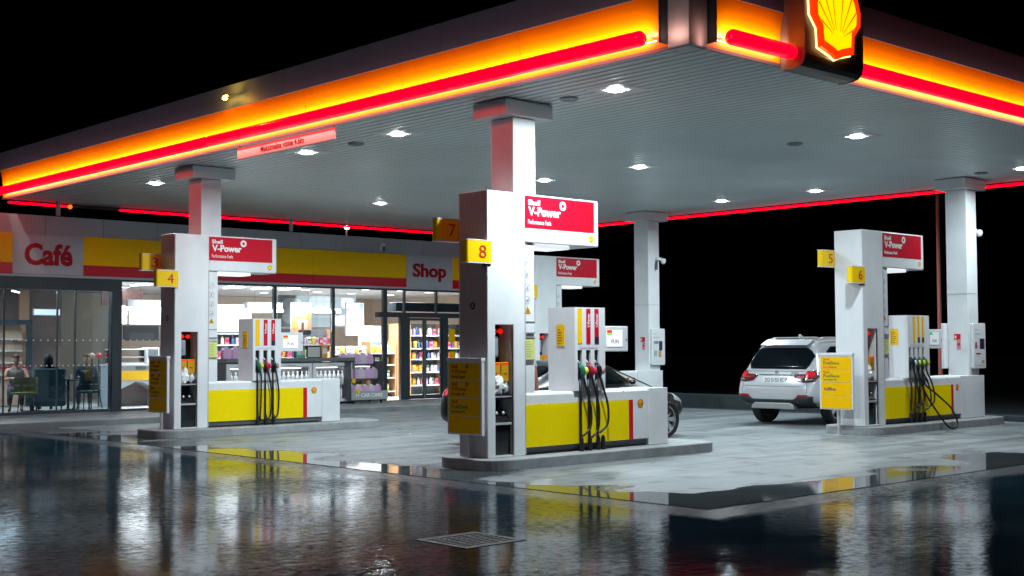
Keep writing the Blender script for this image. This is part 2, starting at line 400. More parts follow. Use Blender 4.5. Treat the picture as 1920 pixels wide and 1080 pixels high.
def fascia(P0, P1, out, name='fascia_panel', parts=()):
    """curved translucent panel between two points on the soffit edge; out = outward direction"""
    P0 = Vector(P0); P1 = Vector(P1); out = Vector(out); n = len(PROF); vs = []
    segs = max(1, round((P1-P0).length/2.4))
    for s in range(segs):
        a = P0.lerp(P1, s/segs); b_ = P0.lerp(P1, (s+1)/segs); e = (P1-P0).normalized()*.004
        vs = []
        for q in (a+e, b_-e):
            for d, z in PROF: vs.append(Vector((q.x, q.y, z))+out*d)
        for q in (a+e, b_-e):
            for d, z in PROF: vs.append(Vector((q.x, q.y, z+.004))+out*(d-.03))
        f = []
        for i in range(n-1):
            f += [(i, i+1, n+i+1, n+i), (2*n+i, 3*n+i, 3*n+i+1, 2*n+i+1), (i, 2*n+i, 2*n+i+1, i+1), (n+i, n+i+1, 3*n+i+1, 3*n+i)]
        f += [(0, n, 3*n, 2*n), (n-1, 3*n-1, 4*n-1, 2*n-1)]
        G().add(vs, f).build(name, FASC, can, smooth=False)
fascia((CX0, -2.72, 0), (CX0, CY1, 0), (-1, 0, 0)); fascia((1.05, CY0, 0), (2.44, CY0, 0), (0, -1, 0)); fascia((3.69, CY0, 0), (CX1, CY0, 0), (0, -1, 0))
fascia((CX0, CY1, 0), (CX1, CY1, 0), (0, 1, 0)); fascia((CX1, CY0, 0), (CX1, CY1, 0), (1, 0, 0))
# grey upper band
T0, T1 = 5.582, 5.985
def band(x0, x1, y0, y1): G().box(x0, x1, y0, y1, T0, T1).build('upper_band', FASG, can, bevel=.006)
for i in range(5): band(CX0-.066, CX0-.0, -2.72+i*3.92+.003, -2.72+(i+1)*3.92-.003)
band(1.05, 2.44, CY0-.066, CY0-.0)
for i in range(4): band(3.69+i*2.92+.003, 3.69+(i+1)*2.92-.003, CY0-.066, CY0-.0)
band(CX0-.2, CX1+.2, CY1+.03, CY1+.235); band(CX1+.03, CX1+.235, CY0-.2, CY1)
POST = mat('corner_post_grey', (.72, .68, .70), .45, noise=.08)
G().box(.695, 1.02, -3.06, -2.745, CZ-.008, 6.5).build('corner_post', POST, can, bevel=.012)
for q in ((.58, .70, -2.742, -2.715, 5.0, 5.52), (1.024, 1.046, -3.17, -3.0, 5.0, 5.52)): G().box(*q).build('end_cap', FRAME, can)
# red light tubes
def tubelight(p0, p1, r, m_=TUBE, seg=16):
    p0 = Vector(p0); p1 = Vector(p1); d = (p1-p0).normalized()
    ends = [(p0, r*.55), (p0+d*.035, r*.92), (p0+d*.06, r), (p1-d*.06, r), (p1-d*.035, r*.92), (p1, r*.55)]
    return G().tube([e[0] for e in ends], [e[1] for e in ends], seg).build('light_tube', m_, can, smooth=True)
tubelight((.53, -2.54, 5.078), (.53, 7.2, 5.078), .090); tubelight((.53, 7.2, 5.078), (.53, 16.75, 5.078), .090)
tubelight((1.19, -3.22, 5.078), (2.43, -3.22, 5.078), .090); tubelight((3.70, -3.22, 5.078), (9.5, -3.22, 5.078), .090); tubelight((9.5, -3.22, 5.078), (15.2, -3.22, 5.078), .090)
tubelight((.9, 16.82, 4.905), (2.28, 16.82, 4.905), .028); tubelight((2.40, 16.82, 4.915), (3.55, 16.82, 4.915), .03, TUBEOFF); tubelight((3.56, 16.82, 4.905), (15, 16.82, 4.905), .028)
tubelight((15.28, -3.0, 4.905), (15.28, 16.8, 4.905), .03)
LEDM = mat('led_point', (1, .8, .7), .3, emit=(1, .62, .5), es=14)
g = G()
for i in range(7): g.sphere((.60, -2.66+i*.03, 5.03), .006, n=6, m=4).sphere((1.10+i*.02, -3.13, 5.03), .006, n=6, m=4)
tag(g.build('led_points', LEDM, can), kind='stuff')
g = G().tube([(.64, -2.56, 5.09), (.66, -2.64, 5.07), (.70, -2.74, 5.08)], .004, 6).build('cable', BLACK, can)
g = G().tube([(1.21, -3.12, 5.07), (1.14, -3.10, 5.06), (1.03, -3.05, 5.09)], .004, 6)
g.build('cable', BLACK, can)
# columns
def column(x0, x1, y0, y1, zb):
    c = G().box(x0, x1, y0, y1, zb, CZ-.23).build('column', WHITE, can, bevel=.008)
    G().box(x0-.235, x1+.235, y0-.105, y1+.105, CZ-.222, CZ-.016).build('capital', WHITE, c, bevel=.006)
    if zb < 1: G().box(x0-.004, x1+.004, y0-.004, y1+.004, 2.62, 2.628).build('panel_joint', mat('joint_grey', (.4, .41, .43), .5), c)
for (y0, y1) in ((.634, 1.083), (9.081, 9.547)):
    column(1.452, 1.867, y0, y1, 3.675); column(13.83, 14.24, y0, y1, .14)
POSTM = mat('thin_post_grey', (.45, .46, .5), .45)
for x in (1.83, 8.04, 14.2): G().cyl((x, 16.27, 4.62), (x, 16.27, 4.95), .05, n=12).build('support_post', POSTM, can)

# recessed canopy lamps
pos = ['at the near corner', 'over the near island', 'second row', 'over the far island']
nf = 0
for i, lx in enumerate(LX):
    for j, ly in enumerate(LY):
        lab = '%s white ceiling lamp %s' % (['nearest', 'second', 'third', 'farthest'][j], ['in the row beside the long left fascia', 'in the middle row of the soffit', 'in the row beyond the right column'][i])
        e = empty('ceiling_lamp', (lx, ly, CZ), 0, lab, 'ceiling lamp', 'recessed lamps in the canopy soffit')
        G().frame(-.29, .29, -.29, .29, -.15, .15, -.15, .15, -.004, .016).xf(Matrix.Rotation(PI/2, 4, 'X')).build('frame', WHITE2, e, bevel=.003)
        G().lathe([(.05, -.028), (.10, -.020), (.115, -.004), (.115, .0)], n=24).build('lens', LENS, e, smooth=True)
# round speakers in the soffit
SPK = mat('speaker_grey', (.22, .24, .25), .5)
for (x, y, l) in ((1.94, 0.05, 'round grey ceiling speaker beside the nearest column capital'), (2.05, 5.08, 'round grey ceiling speaker behind the height limit sign'), (7.5, 0.3, 'round grey ceiling speaker in the middle of the soffit'), (13.34, 0.05, 'round grey ceiling speaker by the right column capital')):
    e = empty('ceiling_speaker', (x, y, CZ), 0, l, 'speaker', 'round speakers in the canopy soffit')
    G().lathe([(.13, -.002), (.13, -.02), (.11, -.03), (.02, -.034)], n=20).build('housing', SPK, e, smooth=False)
    G().lathe([(.095, -.031), (.06, -.0355), (.02, -.037)], n=20).build('grille', DGREY, e)
# amber lamp on the fascia band
area('amber_glow', (.38, 6.5, 5.72), (1, 0, 0), .05, .05, 5, (1, .42, .05))
e = empty('amber_floodlight', (.44, 6.5, 5.70), 0, 'small amber lamp glowing on the grey canopy band above the height limit sign', 'lamp')
AMB = mat('amber_lens', (1, .5, .1), .3, emit=(1, .45, .06), es=60)
G().lathe([(.0, -.03), (.035, -.02), (.045, 0), (.0, .03)], n=12).build('lens', AMB, e, smooth=True)
G().box(.0, .07, -.09, .09, .035, .055).build('housing', FASG, e, bevel=.005)
e = empty('orange_beacon', (2.34, 16.8, 4.90), 0, 'orange round lamp at the end of the unlit tube on the far canopy edge', 'lamp')
G().sphere((0, 0, 0), .055).build('globe', mat('orange_globe', (.9, .25, .03), .4, emit=(1, .22, .02), es=1.0), e, smooth=True)
G().cyl((0, 0, .05), (0, 0, .1), .02).build('mount', DGREY, e)
# height limit board
e = empty('height_limit_sign', (CX0+.02, 5.22, 4.83), 0, 'white hanging board lit red with the maximum height lettering under the canopy edge', 'sign')
G().box(0, .03, -1.40, 1.41, -.10, .085).build('board', mat('board_white', (.75, .74, .73), .4), e, bevel=.004)
for q in (-1.38, 1.34): G().box(.005, .025, q, q+.04, .08, .115).build('hanger', STEEL, e)
text('lettering', 'Maksimalna visina 4.6m', (-.001, .68, -.055), (0, -1, 0), (0, 0, 1), 1.25, .10, TXTR, e, .01)
# emblem sign box
e = empty('emblem_sign', (3.065, -3.02, 4.9), 0, 'tall black sign box with glowing yellow and red scallop emblem on the canopy edge', 'sign')
CAS = mat('sign_casing', (.035, .037, .045), .35); 
pr = [(0, 0), (-.19, 0), (-.27, .02), (-.325, .07), (-.345, .15), (-.345, 1.55), (0, 1.55)]
G().prism(pr, 'x', -.60, .60).build('casing', CAS, e, bevel=.01)
G().prism([(p_[0]*1.02-.004, p_[1]-.004 if p_[1] < .1 else p_[1]) for p_ in pr], 'x', -.625, -.602).build('side_panel', mat('side_fascia_lit', (.16, .12, .10), .45), e)  # brown tint paints the fascia's orange light onto this side
G().prism([(p_[0]*1.02-.004, p_[1]-.004 if p_[1] < .1 else p_[1]) for p_ in pr], 'x', .602, .625).build('side_panel', CAS, e)
def emissive(n, c_, s_): return mat(n, c_, .4, emit=c_, es=s_)
eb = empty('emblem', (0, 0, 0)); eb.parent = e
cc = (-.06, -.352, .66); sz = 1.02
def ex2(poly, k, d0, d1, mt, nm):
    g = G(); n = len(poly)
    vs = [(cc[0]+p_[0]*sz*k, cc[1]-d0, cc[2]+p_[1]*sz*k) for p_ in poly]+[(cc[0]+p_[0]*sz*k, cc[1]-d1, cc[2]+p_[1]*sz*k) for p_ in poly]
    g.add(vs, [tuple(range(n)), tuple(range(2*n-1, n-1, -1))]+[(i, (i+1) % n, n+(i+1) % n, n+i) for i in range(n)]); return g.build(nm, mt, eb)
ex2(SHELL, 1.035, .012, .03, emissive('halo_light', (1, .62, .22), 3.0), 'halo')
ex2(SHELL, 1.0, .03, .085, emissive('emblem_red_light', (1, .035, .0), 1.1), 'rim')
ex2(SHELL, .80, .085, .092, emissive('emblem_yellow_light', (1, .78, .0), 1.15), 'face')
g = G()
for a in (-62, -44, -27, -9, 9, 27, 44, 62):
    d = Vector((math.sin(R(a)), math.cos(R(a)))); L = {62: .36, 44: .52, 27: .62, 9: .68}[abs(a)]
    o = Vector((math.copysign(.03, a), -.26)); n2 = Vector((d.y, -d.x))
    q = [o-n2*.003+d*.1, o+n2*.003+d*.1, o+d*L*1.0+n2*.012, o+d*L*1.0-n2*.012]
    g.add([(cc[0]+p_.x*sz, cc[1]-.0925, cc[2]+p_.y*sz) for p_ in q]+[(cc[0]+p_.x*sz, cc[1]-.097, cc[2]+p_.y*sz) for p_ in q], [(0, 1, 2, 3), (7, 6, 5, 4), (0, 1, 5, 4), (1, 2, 6, 5), (2, 3, 7, 6), (3, 0, 4, 7)])
g.build('ribs', emissive('emblem_rib_light', (.85, .16, .0), 1.0), eb)
area('post_led', (.56, -2.9, 5.06), (1, 0, .5), .25, .02, .5, (1, .55, .45)); area('post_led', (.88, -3.17, 5.06), (0, 1, .5), .02, .25, .2, (1, .5, .4))
area('emblem_glow', (3.0, -3.42, 5.2), (0, -1, -.3), .6, .3, 6, (1, .6, .1))

# pole behind the right island, the red light on it put into its colour
e = empty('thin_pole', (17.0, 3.0, 0), 0, 'thin tall reddish pole standing in the dark behind the right island', 'pole')
G().cyl((0, 0, 0), (0, 0, 6.2), .055, .035, 12).build('shaft', mat('pole_lit_red', (.35, .10, .08), .5), e)
G().cyl((0, 0, 0), (0, 0, .12), .14, .12, 12).build('base', DGREY, e)

# ------------------------------------------------------------------ pump islands
ROWS = ((.566, 1.143), (9.046, 9.584))
def rounded(x0, x1, y0, y1, r, n=8):
    pts = []
    for cx, cy, a0 in ((x1-r, y1-r, 0), (x0+r, y1-r, 90), (x0+r, y0+r, 180), (x1-r, y0+r, 270)):
        for i in range(n+1):
            a = R(a0+90*i/n); pts.append((cx+r*math.cos(a), cy+r*math.sin(a)))
    return pts
names = ['near', 'left', 'right', 'back']
def island(x0, x1, yc, lab):
    poly = rounded(x0, x1, yc-.62, yc+.62, .40)
    o = G().prism(poly, 'z', .0, .146).build('raised_island', CONC, bevel=.012)
    return tag(o, lab, 'kerb island', 'kerb islands under the pumps')
island(.67, 5.42, .855, 'grey concrete kerb island under pumps 7 and 8, nearest the camera')
island(.50, 5.42, 9.315, 'grey concrete kerb island under pumps 3 and 4, in front of the café')
island(9.76, 14.75, .855, 'grey concrete kerb island under pumps 5 and 6, on the right')
island(9.76, 14.75, 9.315, 'grey concrete kerb island farthest back beyond the dark car')

NICHE = mat('niche_black', (.006, .007, .009), .3)
def pylon(px, row, lab):
    y0, y1 = ROWS[row]; e = empty('service_pylon', (px, y0, .15), 0, lab, 'pylon', 'white service pylons')
    D = y1-y0; Z = .15
    def bx(*a): return G().box(a[0], a[1], a[2], a[3], a[4]-Z, a[5]-Z)
    G().frame(0, .674, 0, 3.53, .135, .455, .02, 1.75, 0, D).build('slab', WHITE, e, bevel=.006)
    bx(-.006, .0, .02, D-.02, .16, 3.67).build('end_cladding', STEEL if px < 5 else WHITE2, e)  # greyer steel on the left pylons paints in their dimmer end faces
    bx(.115, .135, .004, .03, .16, 1.91).build('niche_trim', STEEL, e); bx(.455, .472, -.004, .03, .16, 1.91).build('niche_trim', STEEL, e)
    bx(.137, .453, D*.48, D*.52, .171, 1.899).build('niche_back', NICHE, e)
    bx(.680, .885, .035, D-.035, .151, 3.02).build('column_casing', WHITE, e, bevel=.004)
    h = bx(.674, 2.13, .0, D, 3.02, 3.68).build('header', WHITE, e, bevel=.02)
    p = bx(.684, 2.03, -.006, .0, 3.22, 3.655).build('red_panel', REDS, h)
    for nm, s_, x, z, w, hh, bo in (('lettering', 'Shell', .735, 3.53, .225, .075, .03), ('lettering', 'V-Power', .74, 3.385, .62, .125, .035), ('lettering', 'Performance Fuels', .735, 3.27, .44, .065, .0)):
        text(nm, s_, (x, -.007, z-Z), (1, 0, 0), (0, 0, 1), w, hh, TXTW, h, bo)
    G().lathe([(.064, 0), (.064, -.004), (.028, -.004), (.028, 0)], (1.40, -.007, 3.555-Z), 20, 'y', True).build('ring_mark', TXTW, h)
    emblem((1.975, -.001, 3.125-Z), (1, 0, 0), .09, h)
    bx(.90, 1.60, .06, D-.06, 2.962, 3.018).build('underside_lamp', mat('header_lamp', (.8, .8, .8), .3, emit=(.9, .97, 1), es=.8), h, bevel=.01)
    bx(.67, .69, -.002, D, .16, 3.01).build('seam', mat('joint_grey', (.4, .41, .43), .5), e)
    # small notices on the casing
    PIC = mat('pictogram_grey', (.42, .42, .45), .5)
    for k, z in enumerate((2.755, 2.585, 2.41, 2.235)):
        q = G(); q.lathe([(.056, 0), (.056, -.002), (.047, -.002), (.047, 0)], (.755, .034, z-Z), 20, 'y', True)
        pr_ = q.build('prohibition_mark', PIC, e)
        q = G().box(-.048, .048, .031, .033, -.004, .004).xf(Matrix.Rotation(R(-45), 4, 'Y')); q.xf(Matrix.Translation((.755, 0, z-Z))).build('bar', PIC, pr_)
        q = G()
        if k == 0: q.box(.725, .785, .031, .033, z-Z-.008, z-Z+.004)
        elif k == 1: q.box(.738, .762, .031, .033, z-Z-.03, z-Z+.03)
        elif k == 2: q.prism([(.735, z-Z-.03), (.775, z-Z-.03), (.755, z-Z+.03)], 'y', .031, .033)
        else: q.box(.735, .782, .031, .033, z-Z-.02, z-Z+.012)
        q.build('symbol', PIC, pr_)
    w = G().prism([(.70, 2.06-Z), (.81, 2.06-Z), (.755, 2.16-Z)], 'y', .028, .034).build('warning_triangle', mat('warning_yellow', (.75, .45, .02), .4), e)
    G().prism([(.715, 2.068-Z), (.795, 2.068-Z), (.755, 2.142-Z)], 'y', .0275, .028).prism([(.748, 2.08-Z), (.762, 2.08-Z), (.758, 2.12-Z), (.752, 2.12-Z)], 'y', .0265, .0275).build('symbol', mat('amber_print', (.35, .18, .01), .5), w)
    hl = bx(.69, .87, .018, .034, 1.80, 1.945).build('notice_holder', WHITE2, e)
    for z in (1.795, 1.945): bx(.688, .872, .010, .034, z-.006, z+.006).build('clip', mat('clip_grey', (.3, .3, .33), .4), hl)
    hl = bx(.69, .87, .018, .034, 1.43, 1.73).build('notice_holder', mat('notice_yellow_green', (.62, .66, .22), .5), e)
    for z in (1.43, 1.735): bx(.688, .872, .010, .034, z-.008, z+.008).build('clip', mat('clip_grey', (.3, .3, .33), .4), hl)
    g = G()
    for k in range(7): g.box(.71, .71+.13*random.uniform(.6, 1), .0165, .018, 1.47+k*.033-Z, 1.478+k*.033-Z)
    tag(g.build('small_print', mat('print_olive', (.35, .38, .12), .6), hl), kind='stuff')
    if px < 5: 
        q = G().lathe([(.05, 0), (.05, -.003), (.0, -.003)], (-.0065, D*.5, 2.15-Z), 18, 'x'); q.build('round_decal', BLACK, e)
        G().prism([(D*.5-.022, 2.125-Z), (D*.5-.012, 2.125-Z), (D*.5, 2.165-Z), (D*.5+.012, 2.125-Z), (D*.5+.022, 2.125-Z), (D*.5, 2.185-Z)], 'x', -.0115, -.0095).build('decal_mark', TXTW, e)
    return e
pylon(.916, 0, 'nearest white service pylon with a brightly lit red header sign, beside pump 8')
pylon(.916, 1, 'left white service pylon with red header sign, beside pump 4 before the café')
pylon(9.897, 0, 'right white service pylon with red header sign, beside pump 6 and the white car')
pylon(9.897, 1, 'back white service pylon whose red header shows below the nearest header')

def number_box(px, row, back, s, lab):
    y0, y1 = ROWS[row]; z = 3.02 if back else 2.70; y = y1-.10 if back else y0-.02
    if back: y = y1+.01
    e = empty('pump_number_box', (px, y, z), 0, lab, 'pump number', 'yellow pump number boxes')
    G().prism(rounded(-.375, .075, .0, .115, .035, 4), 'z', .012, .30).build('box', mat('number_yellow', (.85, .56, .0), .35), e, bevel=.006)
    G().prism(rounded(-.38, .08, -.003, .118, .035, 4), 'z', .0, .012).build('base_edge', WHITE2, e)
    G().prism(rounded(-.38, .08, -.003, .118, .035, 4), 'z', .30, .312).build('top_edge', WHITE2, e)
    text('digit', s, (-.16 if not back else -.17, -.002, .07), (1, 0, 0), (0, 0, 1), .125, .17, mat('digit_red', (.50, .03, .01), .4), e, .0)
    if not back: G().box(-.02, .06, .02, .09, -.03, -.001).build('bracket', DGREY, e)
for px, row, a, b_, wl_ in ((.916, 0, '8', '7', 'nearest pylon'), (.916, 1, '4', '3', 'left pylon'), (9.897, 0, '6', '5', 'right pylon')):
    number_box(px, row, False, a, 'yellow box with a red number %s on the front edge of the %s' % (a, wl_))
    number_box(px, row, True, b_, 'yellow box with a red number %s on the rear edge of the %s' % (b_, wl_))
number_box(9.897, 1, False, '2', 'yellow pump number box with a red number 2, hidden on the back pylon')

# niche contents
TOWEL = mat('towel_dispenser_grey', (.28, .29, .33), .4); GLOVE = mat('glove_box_yellow', (.60, .30, .01), .45); REDGLOW = mat('red_glow', (.75, .01, .01), .3, emit=(1, .01, .0), es=.7)  # emission added so the red ovals and glove box stripe glow
PLAS = mat('crumpled_plastic', (.82, .84, .86), .35); BINM = mat('bin_black', (.012, .014, .016), .15, coat=.6)
def crumple(c, r, sx, sy, sz, seed, n=14, m_=10):
    rr = random.Random(seed); g = G().sphere(c, r, sx, sy, sz, n, m_)
    for i, v in enumerate(g.v):
        k = 1+rr.uniform(-.28, .28); g.v[i] = (c[0]+(v[0]-c[0])*k, c[1]+(v[1]-c[1])*k, c[2]+(v[2]-c[2])*k)
    return g
for px, row, wl in ((.916, 0, 'nearest pylon'), (.916, 1, 'left pylon'), (9.897, 0, 'right pylon'), (9.897, 1, 'back pylon')):
    y0 = ROWS[row][0]
    e = empty('towel_dispenser', (px+.20, y0+.12, 1.47), 0, 'grey paper towel dispenser under red ovals in the niche of the %s' % wl, 'towel dispenser', 'towel dispensers')
    G().box(-.055, .07, -.04, .1, 0, .28).build('case', TOWEL, e, bevel=.02)
    G().box(-.01, .0, -.043, -.04, .06, .12).build('slot', BLACK, e)
    for q in (-.005, .115): G().sphere((q, -.02, .345), .048, 1, .6, .75).build('red_oval', REDGLOW, e, smooth=True)
    for q, l2 in ((.185, 'left'), (.345, 'right')):
        e = empty('glove_box', (px+q+.02, y0+.11, 1.14), 0, '%s yellow glove box in the niche of the %s' % (l2, wl), 'glove box', 'yellow glove boxes')
        G().box(-.07, .075, -.05, .08, 0, .26).build('carton', GLOVE, e, bevel=.006)
        G().box(-.05, .05, -.052, -.05, .232, .255).build('red_stripe', REDGLOW, e)
        G().box(-.03, .03, -.052, -.05, .10, .116).build('print', TXTR, e)
    tag(crumple((0, 0, 0), .1, .95, .6, 1.35, 3+row+int(px)).build('plastic_gloves', PLAS, loc=(px+.225, y0+.07, 1.10)), 'bunch of crumpled white plastic gloves hanging in the niche of the %s' % wl, 'gloves', 'plastic gloves')
    tag(crumple((0, 0, 0), .07, .9, .6, 1.25, 9+row+int(px)).build('plastic_gloves', PLAS, loc=(px+.385, y0+.10, 1.07)), 'smaller bunch of plastic gloves at the right in the niche of the %s' % wl, 'gloves', 'plastic gloves')
    e = empty('waste_bin', (px+.295, y0+.05, .172), 0, 'gloss black waste bin with shelf and chrome catches in the niche of the %s' % wl, 'bin', 'waste bins')
    G().box(-.155, .155, .0, .2, 0, .42).build('body', BINM, e, bevel=.01)
    G().prism([(-.0, .42), (.2, .42), (.2, .62), (.14, .60), (.05, .52), (-.02, .44)], 'x', -.15, .15).build('lid', BINM, e, bevel=.01)
    G().box(-.155, .155, -.03, .2, .40, .43).build('rim', STEEL, e, bevel=.004)
    G().box(-.155, .155, -.03, .2, .74, .79).build('shelf', GLOSSB, e, bevel=.004); G().box(-.155, .155, -.032, -.03, .765, .785).build('shelf_edge', STEEL, e)
    for q in (-.07, .05): G().lathe([(.0, -.01), (.022, -.006), (.026, .004)], (q, .03, .555), 12, 'y').build('catch', STEEL, e, smooth=True)

# price boards on a post
def price_sign(x, yc, zb, rows, lab, lit):
    e = empty('price_sign', (x, yc, zb), 0, lab, 'price sign', 'yellow fuel signs on posts'); z0 = .45-zb; z1 = 1.45-zb
    G().box(.0, .05, -.345, .345, z0, z1).build('frame', mat('sign_frame', (.7, .71, .73), .35), e, bevel=.004)
    G().box(-.012, .062, -.35, .35, z1-.035, z1+.012).build('top_cap', WHITE2, e, bevel=.004)
    h = (z1-.06-z0-.012)/4
    for i, r in enumerate(rows):
        b0 = z1-.055-(i+1)*h
        p_ = G().box(-.006, .0, -.315, .315, b0+.006, b0+h-.003).build('row_panel', YELD, e)
        for s_, dx, dz, w, hh, m_ in r:
            text('lettering', s_, (-.0065, .255-dx, b0+dz), (0, -1, 0), (0, 0, 1), w, hh, m_, p_, .01, .002)
        if r and len(r) == 3 and r[1][0] == 'V-Power':
            G().lathe([(.028, 0), (.028, -.003), (.014, -.003), (.014, 0)], (-.0065, -.06, b0+.185), 14, 'x', True).build('ring_mark', TXTR, p_)
    G().cyl((.075, -.0, 0), (.075, -.0, z1-.1), .028, n=12).build('post', STEEL, e)
    G().cyl((.075, 0, 0), (.075, 0, .01), .07, n=16).build('base_plate', STEEL, e)
def vp(s_, m2): return [('Shell', 0, .165, .12, .045, TXTR), ('V-Power', 0, .095, .32, .055, TXTR), (s_, 0, .03, .27, .042, m2)]
def fs(s_, m2, m0=TXTR, m1=TXTG): return [('Shell', 0, .165, .12, .045, m0), ('FuelSave', 0, .095, .33, .055, m1), (s_, 0, .03, .27, .042, m2)]
price_sign(.755, .85, .148, [vp('EuroDiesel', TXTD), vp('EuroSuper 100', TXTR), fs('EuroSuper 95', TXTG), []], 'amber yellow fuel sign on a post in front of the nearest pylon', 0)
price_sign(.70, 9.25, .148, [vp('EuroDiesel', TXTD), vp('EuroSuper 100', TXTR), fs('EuroSuper 95', TXTG), []], 'amber yellow fuel sign on a post before the left pylon by the café', 0)
price_sign(9.60, .955, .0, [fs('EuroDiesel', TXTO, TXTO), fs('EuroSuper 95', TXTG, TXTO), [('AdBlue', 0, .09, .25, .06, mat('lettering_purple', (.10, .03, .16), .5))], []], 'bright yellow fuel sign with an AdBlue row beside the white car', 1)

# dispensers
HOLST = mat('holster_black', (.006, .010, .013), .35)
def hose_curve(p0, p1, sag, bulge, n=22):
    """hanging hose: down from p0 to a low point then to p1"""
    p0 = Vector(p0); p1 = Vector(p1); c0 = p0+Vector((bulge[0], bulge[1], -sag)); c1 = p1+Vector((bulge[2], bulge[3], -sag*.2))
    return [p0*(1-t)**3+c0*3*t*(1-t)**2+c1*3*t*t*(1-t)+p1*t**3 for t in [i/n for i in range(n+1)]]
def dispenser(px, row, lab, tx0, tx1, nx0, slots, barcols, nozcols, bx1, yx1, bend, sticker, scr, hoses, foot, y_extra=0, screen_col=0):
    y0, y1 = ROWS[row]; D = y1-y0; e = empty('fuel_dispenser', (px, y0, .15), 0, lab, 'fuel pump', 'fuel dispensers')
    Z = .15
    def bx(*a): return G().box(a[0], a[1], a[2], a[3], a[4]-Z, a[5]-Z)
    cx0 = .892
    prof = [(0, .10), (0, .80), (.02, .83), (D-.02, .83), (D, .80), (D, .10)]
    G().prism(prof, 'x', .678, bend).build('base_cabinet', WHITE, e, bevel=.006)
    bx(.69, bend-.02, .03, D-.03, .151, .252).build('plinth', DGREY, e)
    bx(.70, bend-.06, .022, .03, .155, .18).build('plinth_groove', BLACK, e)
    bx(bend+.002, bx1, -.004, D+.004, .151, .985).build('end_cabinet', WHITE, e, bevel=.006)
    bx(.682, yx1, -.006, .0, .255, .828).build('yellow_panel', YEL, e)
    bx(yx1+.001, yx1+.09, -.006, .0, .255, .828).build('red_stripe', REDS, e)
    emblem((yx1+.255, -.001, .765-Z), (1, 0, 0), .125, e)
    bx(yx1-.02, yx1+.0, -.0085, -.006, .94, .962).build('lock', STEEL, e) if False else G().lathe([(.009, 0), (.009, -.006), (0, -.006)], (bend-.55, .0, .95-Z), 10, 'y').build('lock', DGREY, e)
    # tower
    nx0 -= 0
    # nozzle bay with slots
    TD = sticker[4]; tw = G(); prev = nx0
    zt, zs1, zs0 = 2.155, 1.555, 1.13
    tw.box(nx0, tx1, -.03, TD, zs1-Z, zt-Z); tw.box(nx0, tx1, -.03, TD, .985-Z, zs0-Z)
    for (a, b_) in slots:
        tw.box(prev, a, -.03, TD, zs0-Z, zs1-Z); prev = b_
    tw.box(prev, tx1, -.03, TD, zs0-Z, zs1-Z); tw.box(slots[0][0]-.001, prev, .10, TD, zs0-Z, zs1-Z)
    tw.build('nozzle_tower', WHITE2, e)
    for i, (a, b_) in enumerate(slots):
        bx(a+.001, b_-.001, .0, .099, zs0+.001, zs1-.001).build('holster', HOLST, e)
        c_ = barcols[i]
        if c_:
            bm_ = bx(a+.004, b_-.004, -.036, -.0305, 1.645 if c_ != 'short' else 1.76, 2.135).build('grade_strip', {'y': YELD, 'r': REDS, 'rd': REDS, 'yd': YELD}[c_], e)
            if c_[0] == 'r': text('lettering', 'V-Power', (b_-.022, -.037, 1.87-Z), (0, 0, 1), (-1, 0, 0), .20, .045, TXTW, bm_, .03, .001)
            if c_.endswith('d'): bx(a+.004, b_-.004, -.038, -.036, 1.648, 1.74).build('dark_tab', mat('tab_navy', (.01, .02, .05), .4), bm_)
    bx(slots[0][0]+.03, slots[-1][0]+.06, -.033, -.0305, 1.575, 1.615).build('small_label', mat('label_lilac', (.62, .55, .63), .5), e)
    st = bx(nx0-.006, nx0-.0005, sticker[0], sticker[1], sticker[2], sticker[3]).build('notice_sticker', YELD, e)
    g = G()
    for k in range(6): g.box(nx0-.0075, nx0-.0062, sticker[1]-.02-(sticker[1]-sticker[0]-.04)*random.uniform(.4, 1), sticker[1]-.02, sticker[2]+.04+k*.037-Z, sticker[2]+.048+k*.037-Z)
    tag(g.build('small_print', TXTD, st), kind='stuff')
    # display arm
    sc = bx(tx1+.004, scr, .0, .22, 1.53, 1.895).build('display_box', WHITE2, e, bevel=.012)
    scm = mat('screen_lit', (.9, .9, .95), .2, emit=(.9, .93, 1), es=.45)
    sw = scr-tx1; s0 = tx1+sw*.13
    sp = bx(s0, s0+sw*.62, -.006, -.001, 1.60, 1.84).build('screen', scm if not screen_col else mat('screen_dim', (.7, .72, .75), .25, emit=(.8, .85, .9), es=.25), sc)
    for k, (cc_, a, b_, z0, z1) in enumerate([((.8, .02, .02), 0, .33, 1.80, 1.838), ((.8, .35, .02), 0, .33, 1.785, 1.80), ((.05, .55, .05), 0, .33, 1.768, 1.785)] if not screen_col else [((.02, .35, .12), 0, .3, 1.79, 1.838)]):
        bx(s0+a*sw*.62, s0+b_*sw*.62, -.008, -.006, z0, z1).build('screen_patch', emissive('patch%d%d' % (k, screen_col), cc_, .8), sp)
    text('screen_text', 'FUN', (s0+.09, -.0065, 1.645-Z), (1, 0, 0), (0, 0, 1), .16, .06, mat('screen_violet', (.35, .28, .42), .5), sp, .03, .001)
    G().lathe([(.012, 0), (.012, -.006), (0, -.006)], (scr-.035, -.0, 1.70-Z), 10, 'y').build('key_switch', DGREY, sc)
    # nozzles + hoses
    for i, ((a, b_), nc) in enumerate(zip(slots, nozcols)):
        c = (a+b_)/2; nz = empty('nozzle', (0, 0, 0)); nz.parent = e
        G().tube([(c-.025, .06, 1.45-Z), (c-.02, .0, 1.41-Z), (c-.0, -.05, 1.345-Z)], [.012, .013, .015], 8).build('spout', STEEL, nz, smooth=True)
        G().tube([(c-.005, -.035, 1.37-Z), (c+.0, -.075, 1.31-Z), (c+.01, -.085, 1.24-Z), (c+.02, -.075, 1.17-Z)], [.02, .036, .034, .02], 10).build('body', nc[0], nz, smooth=True)
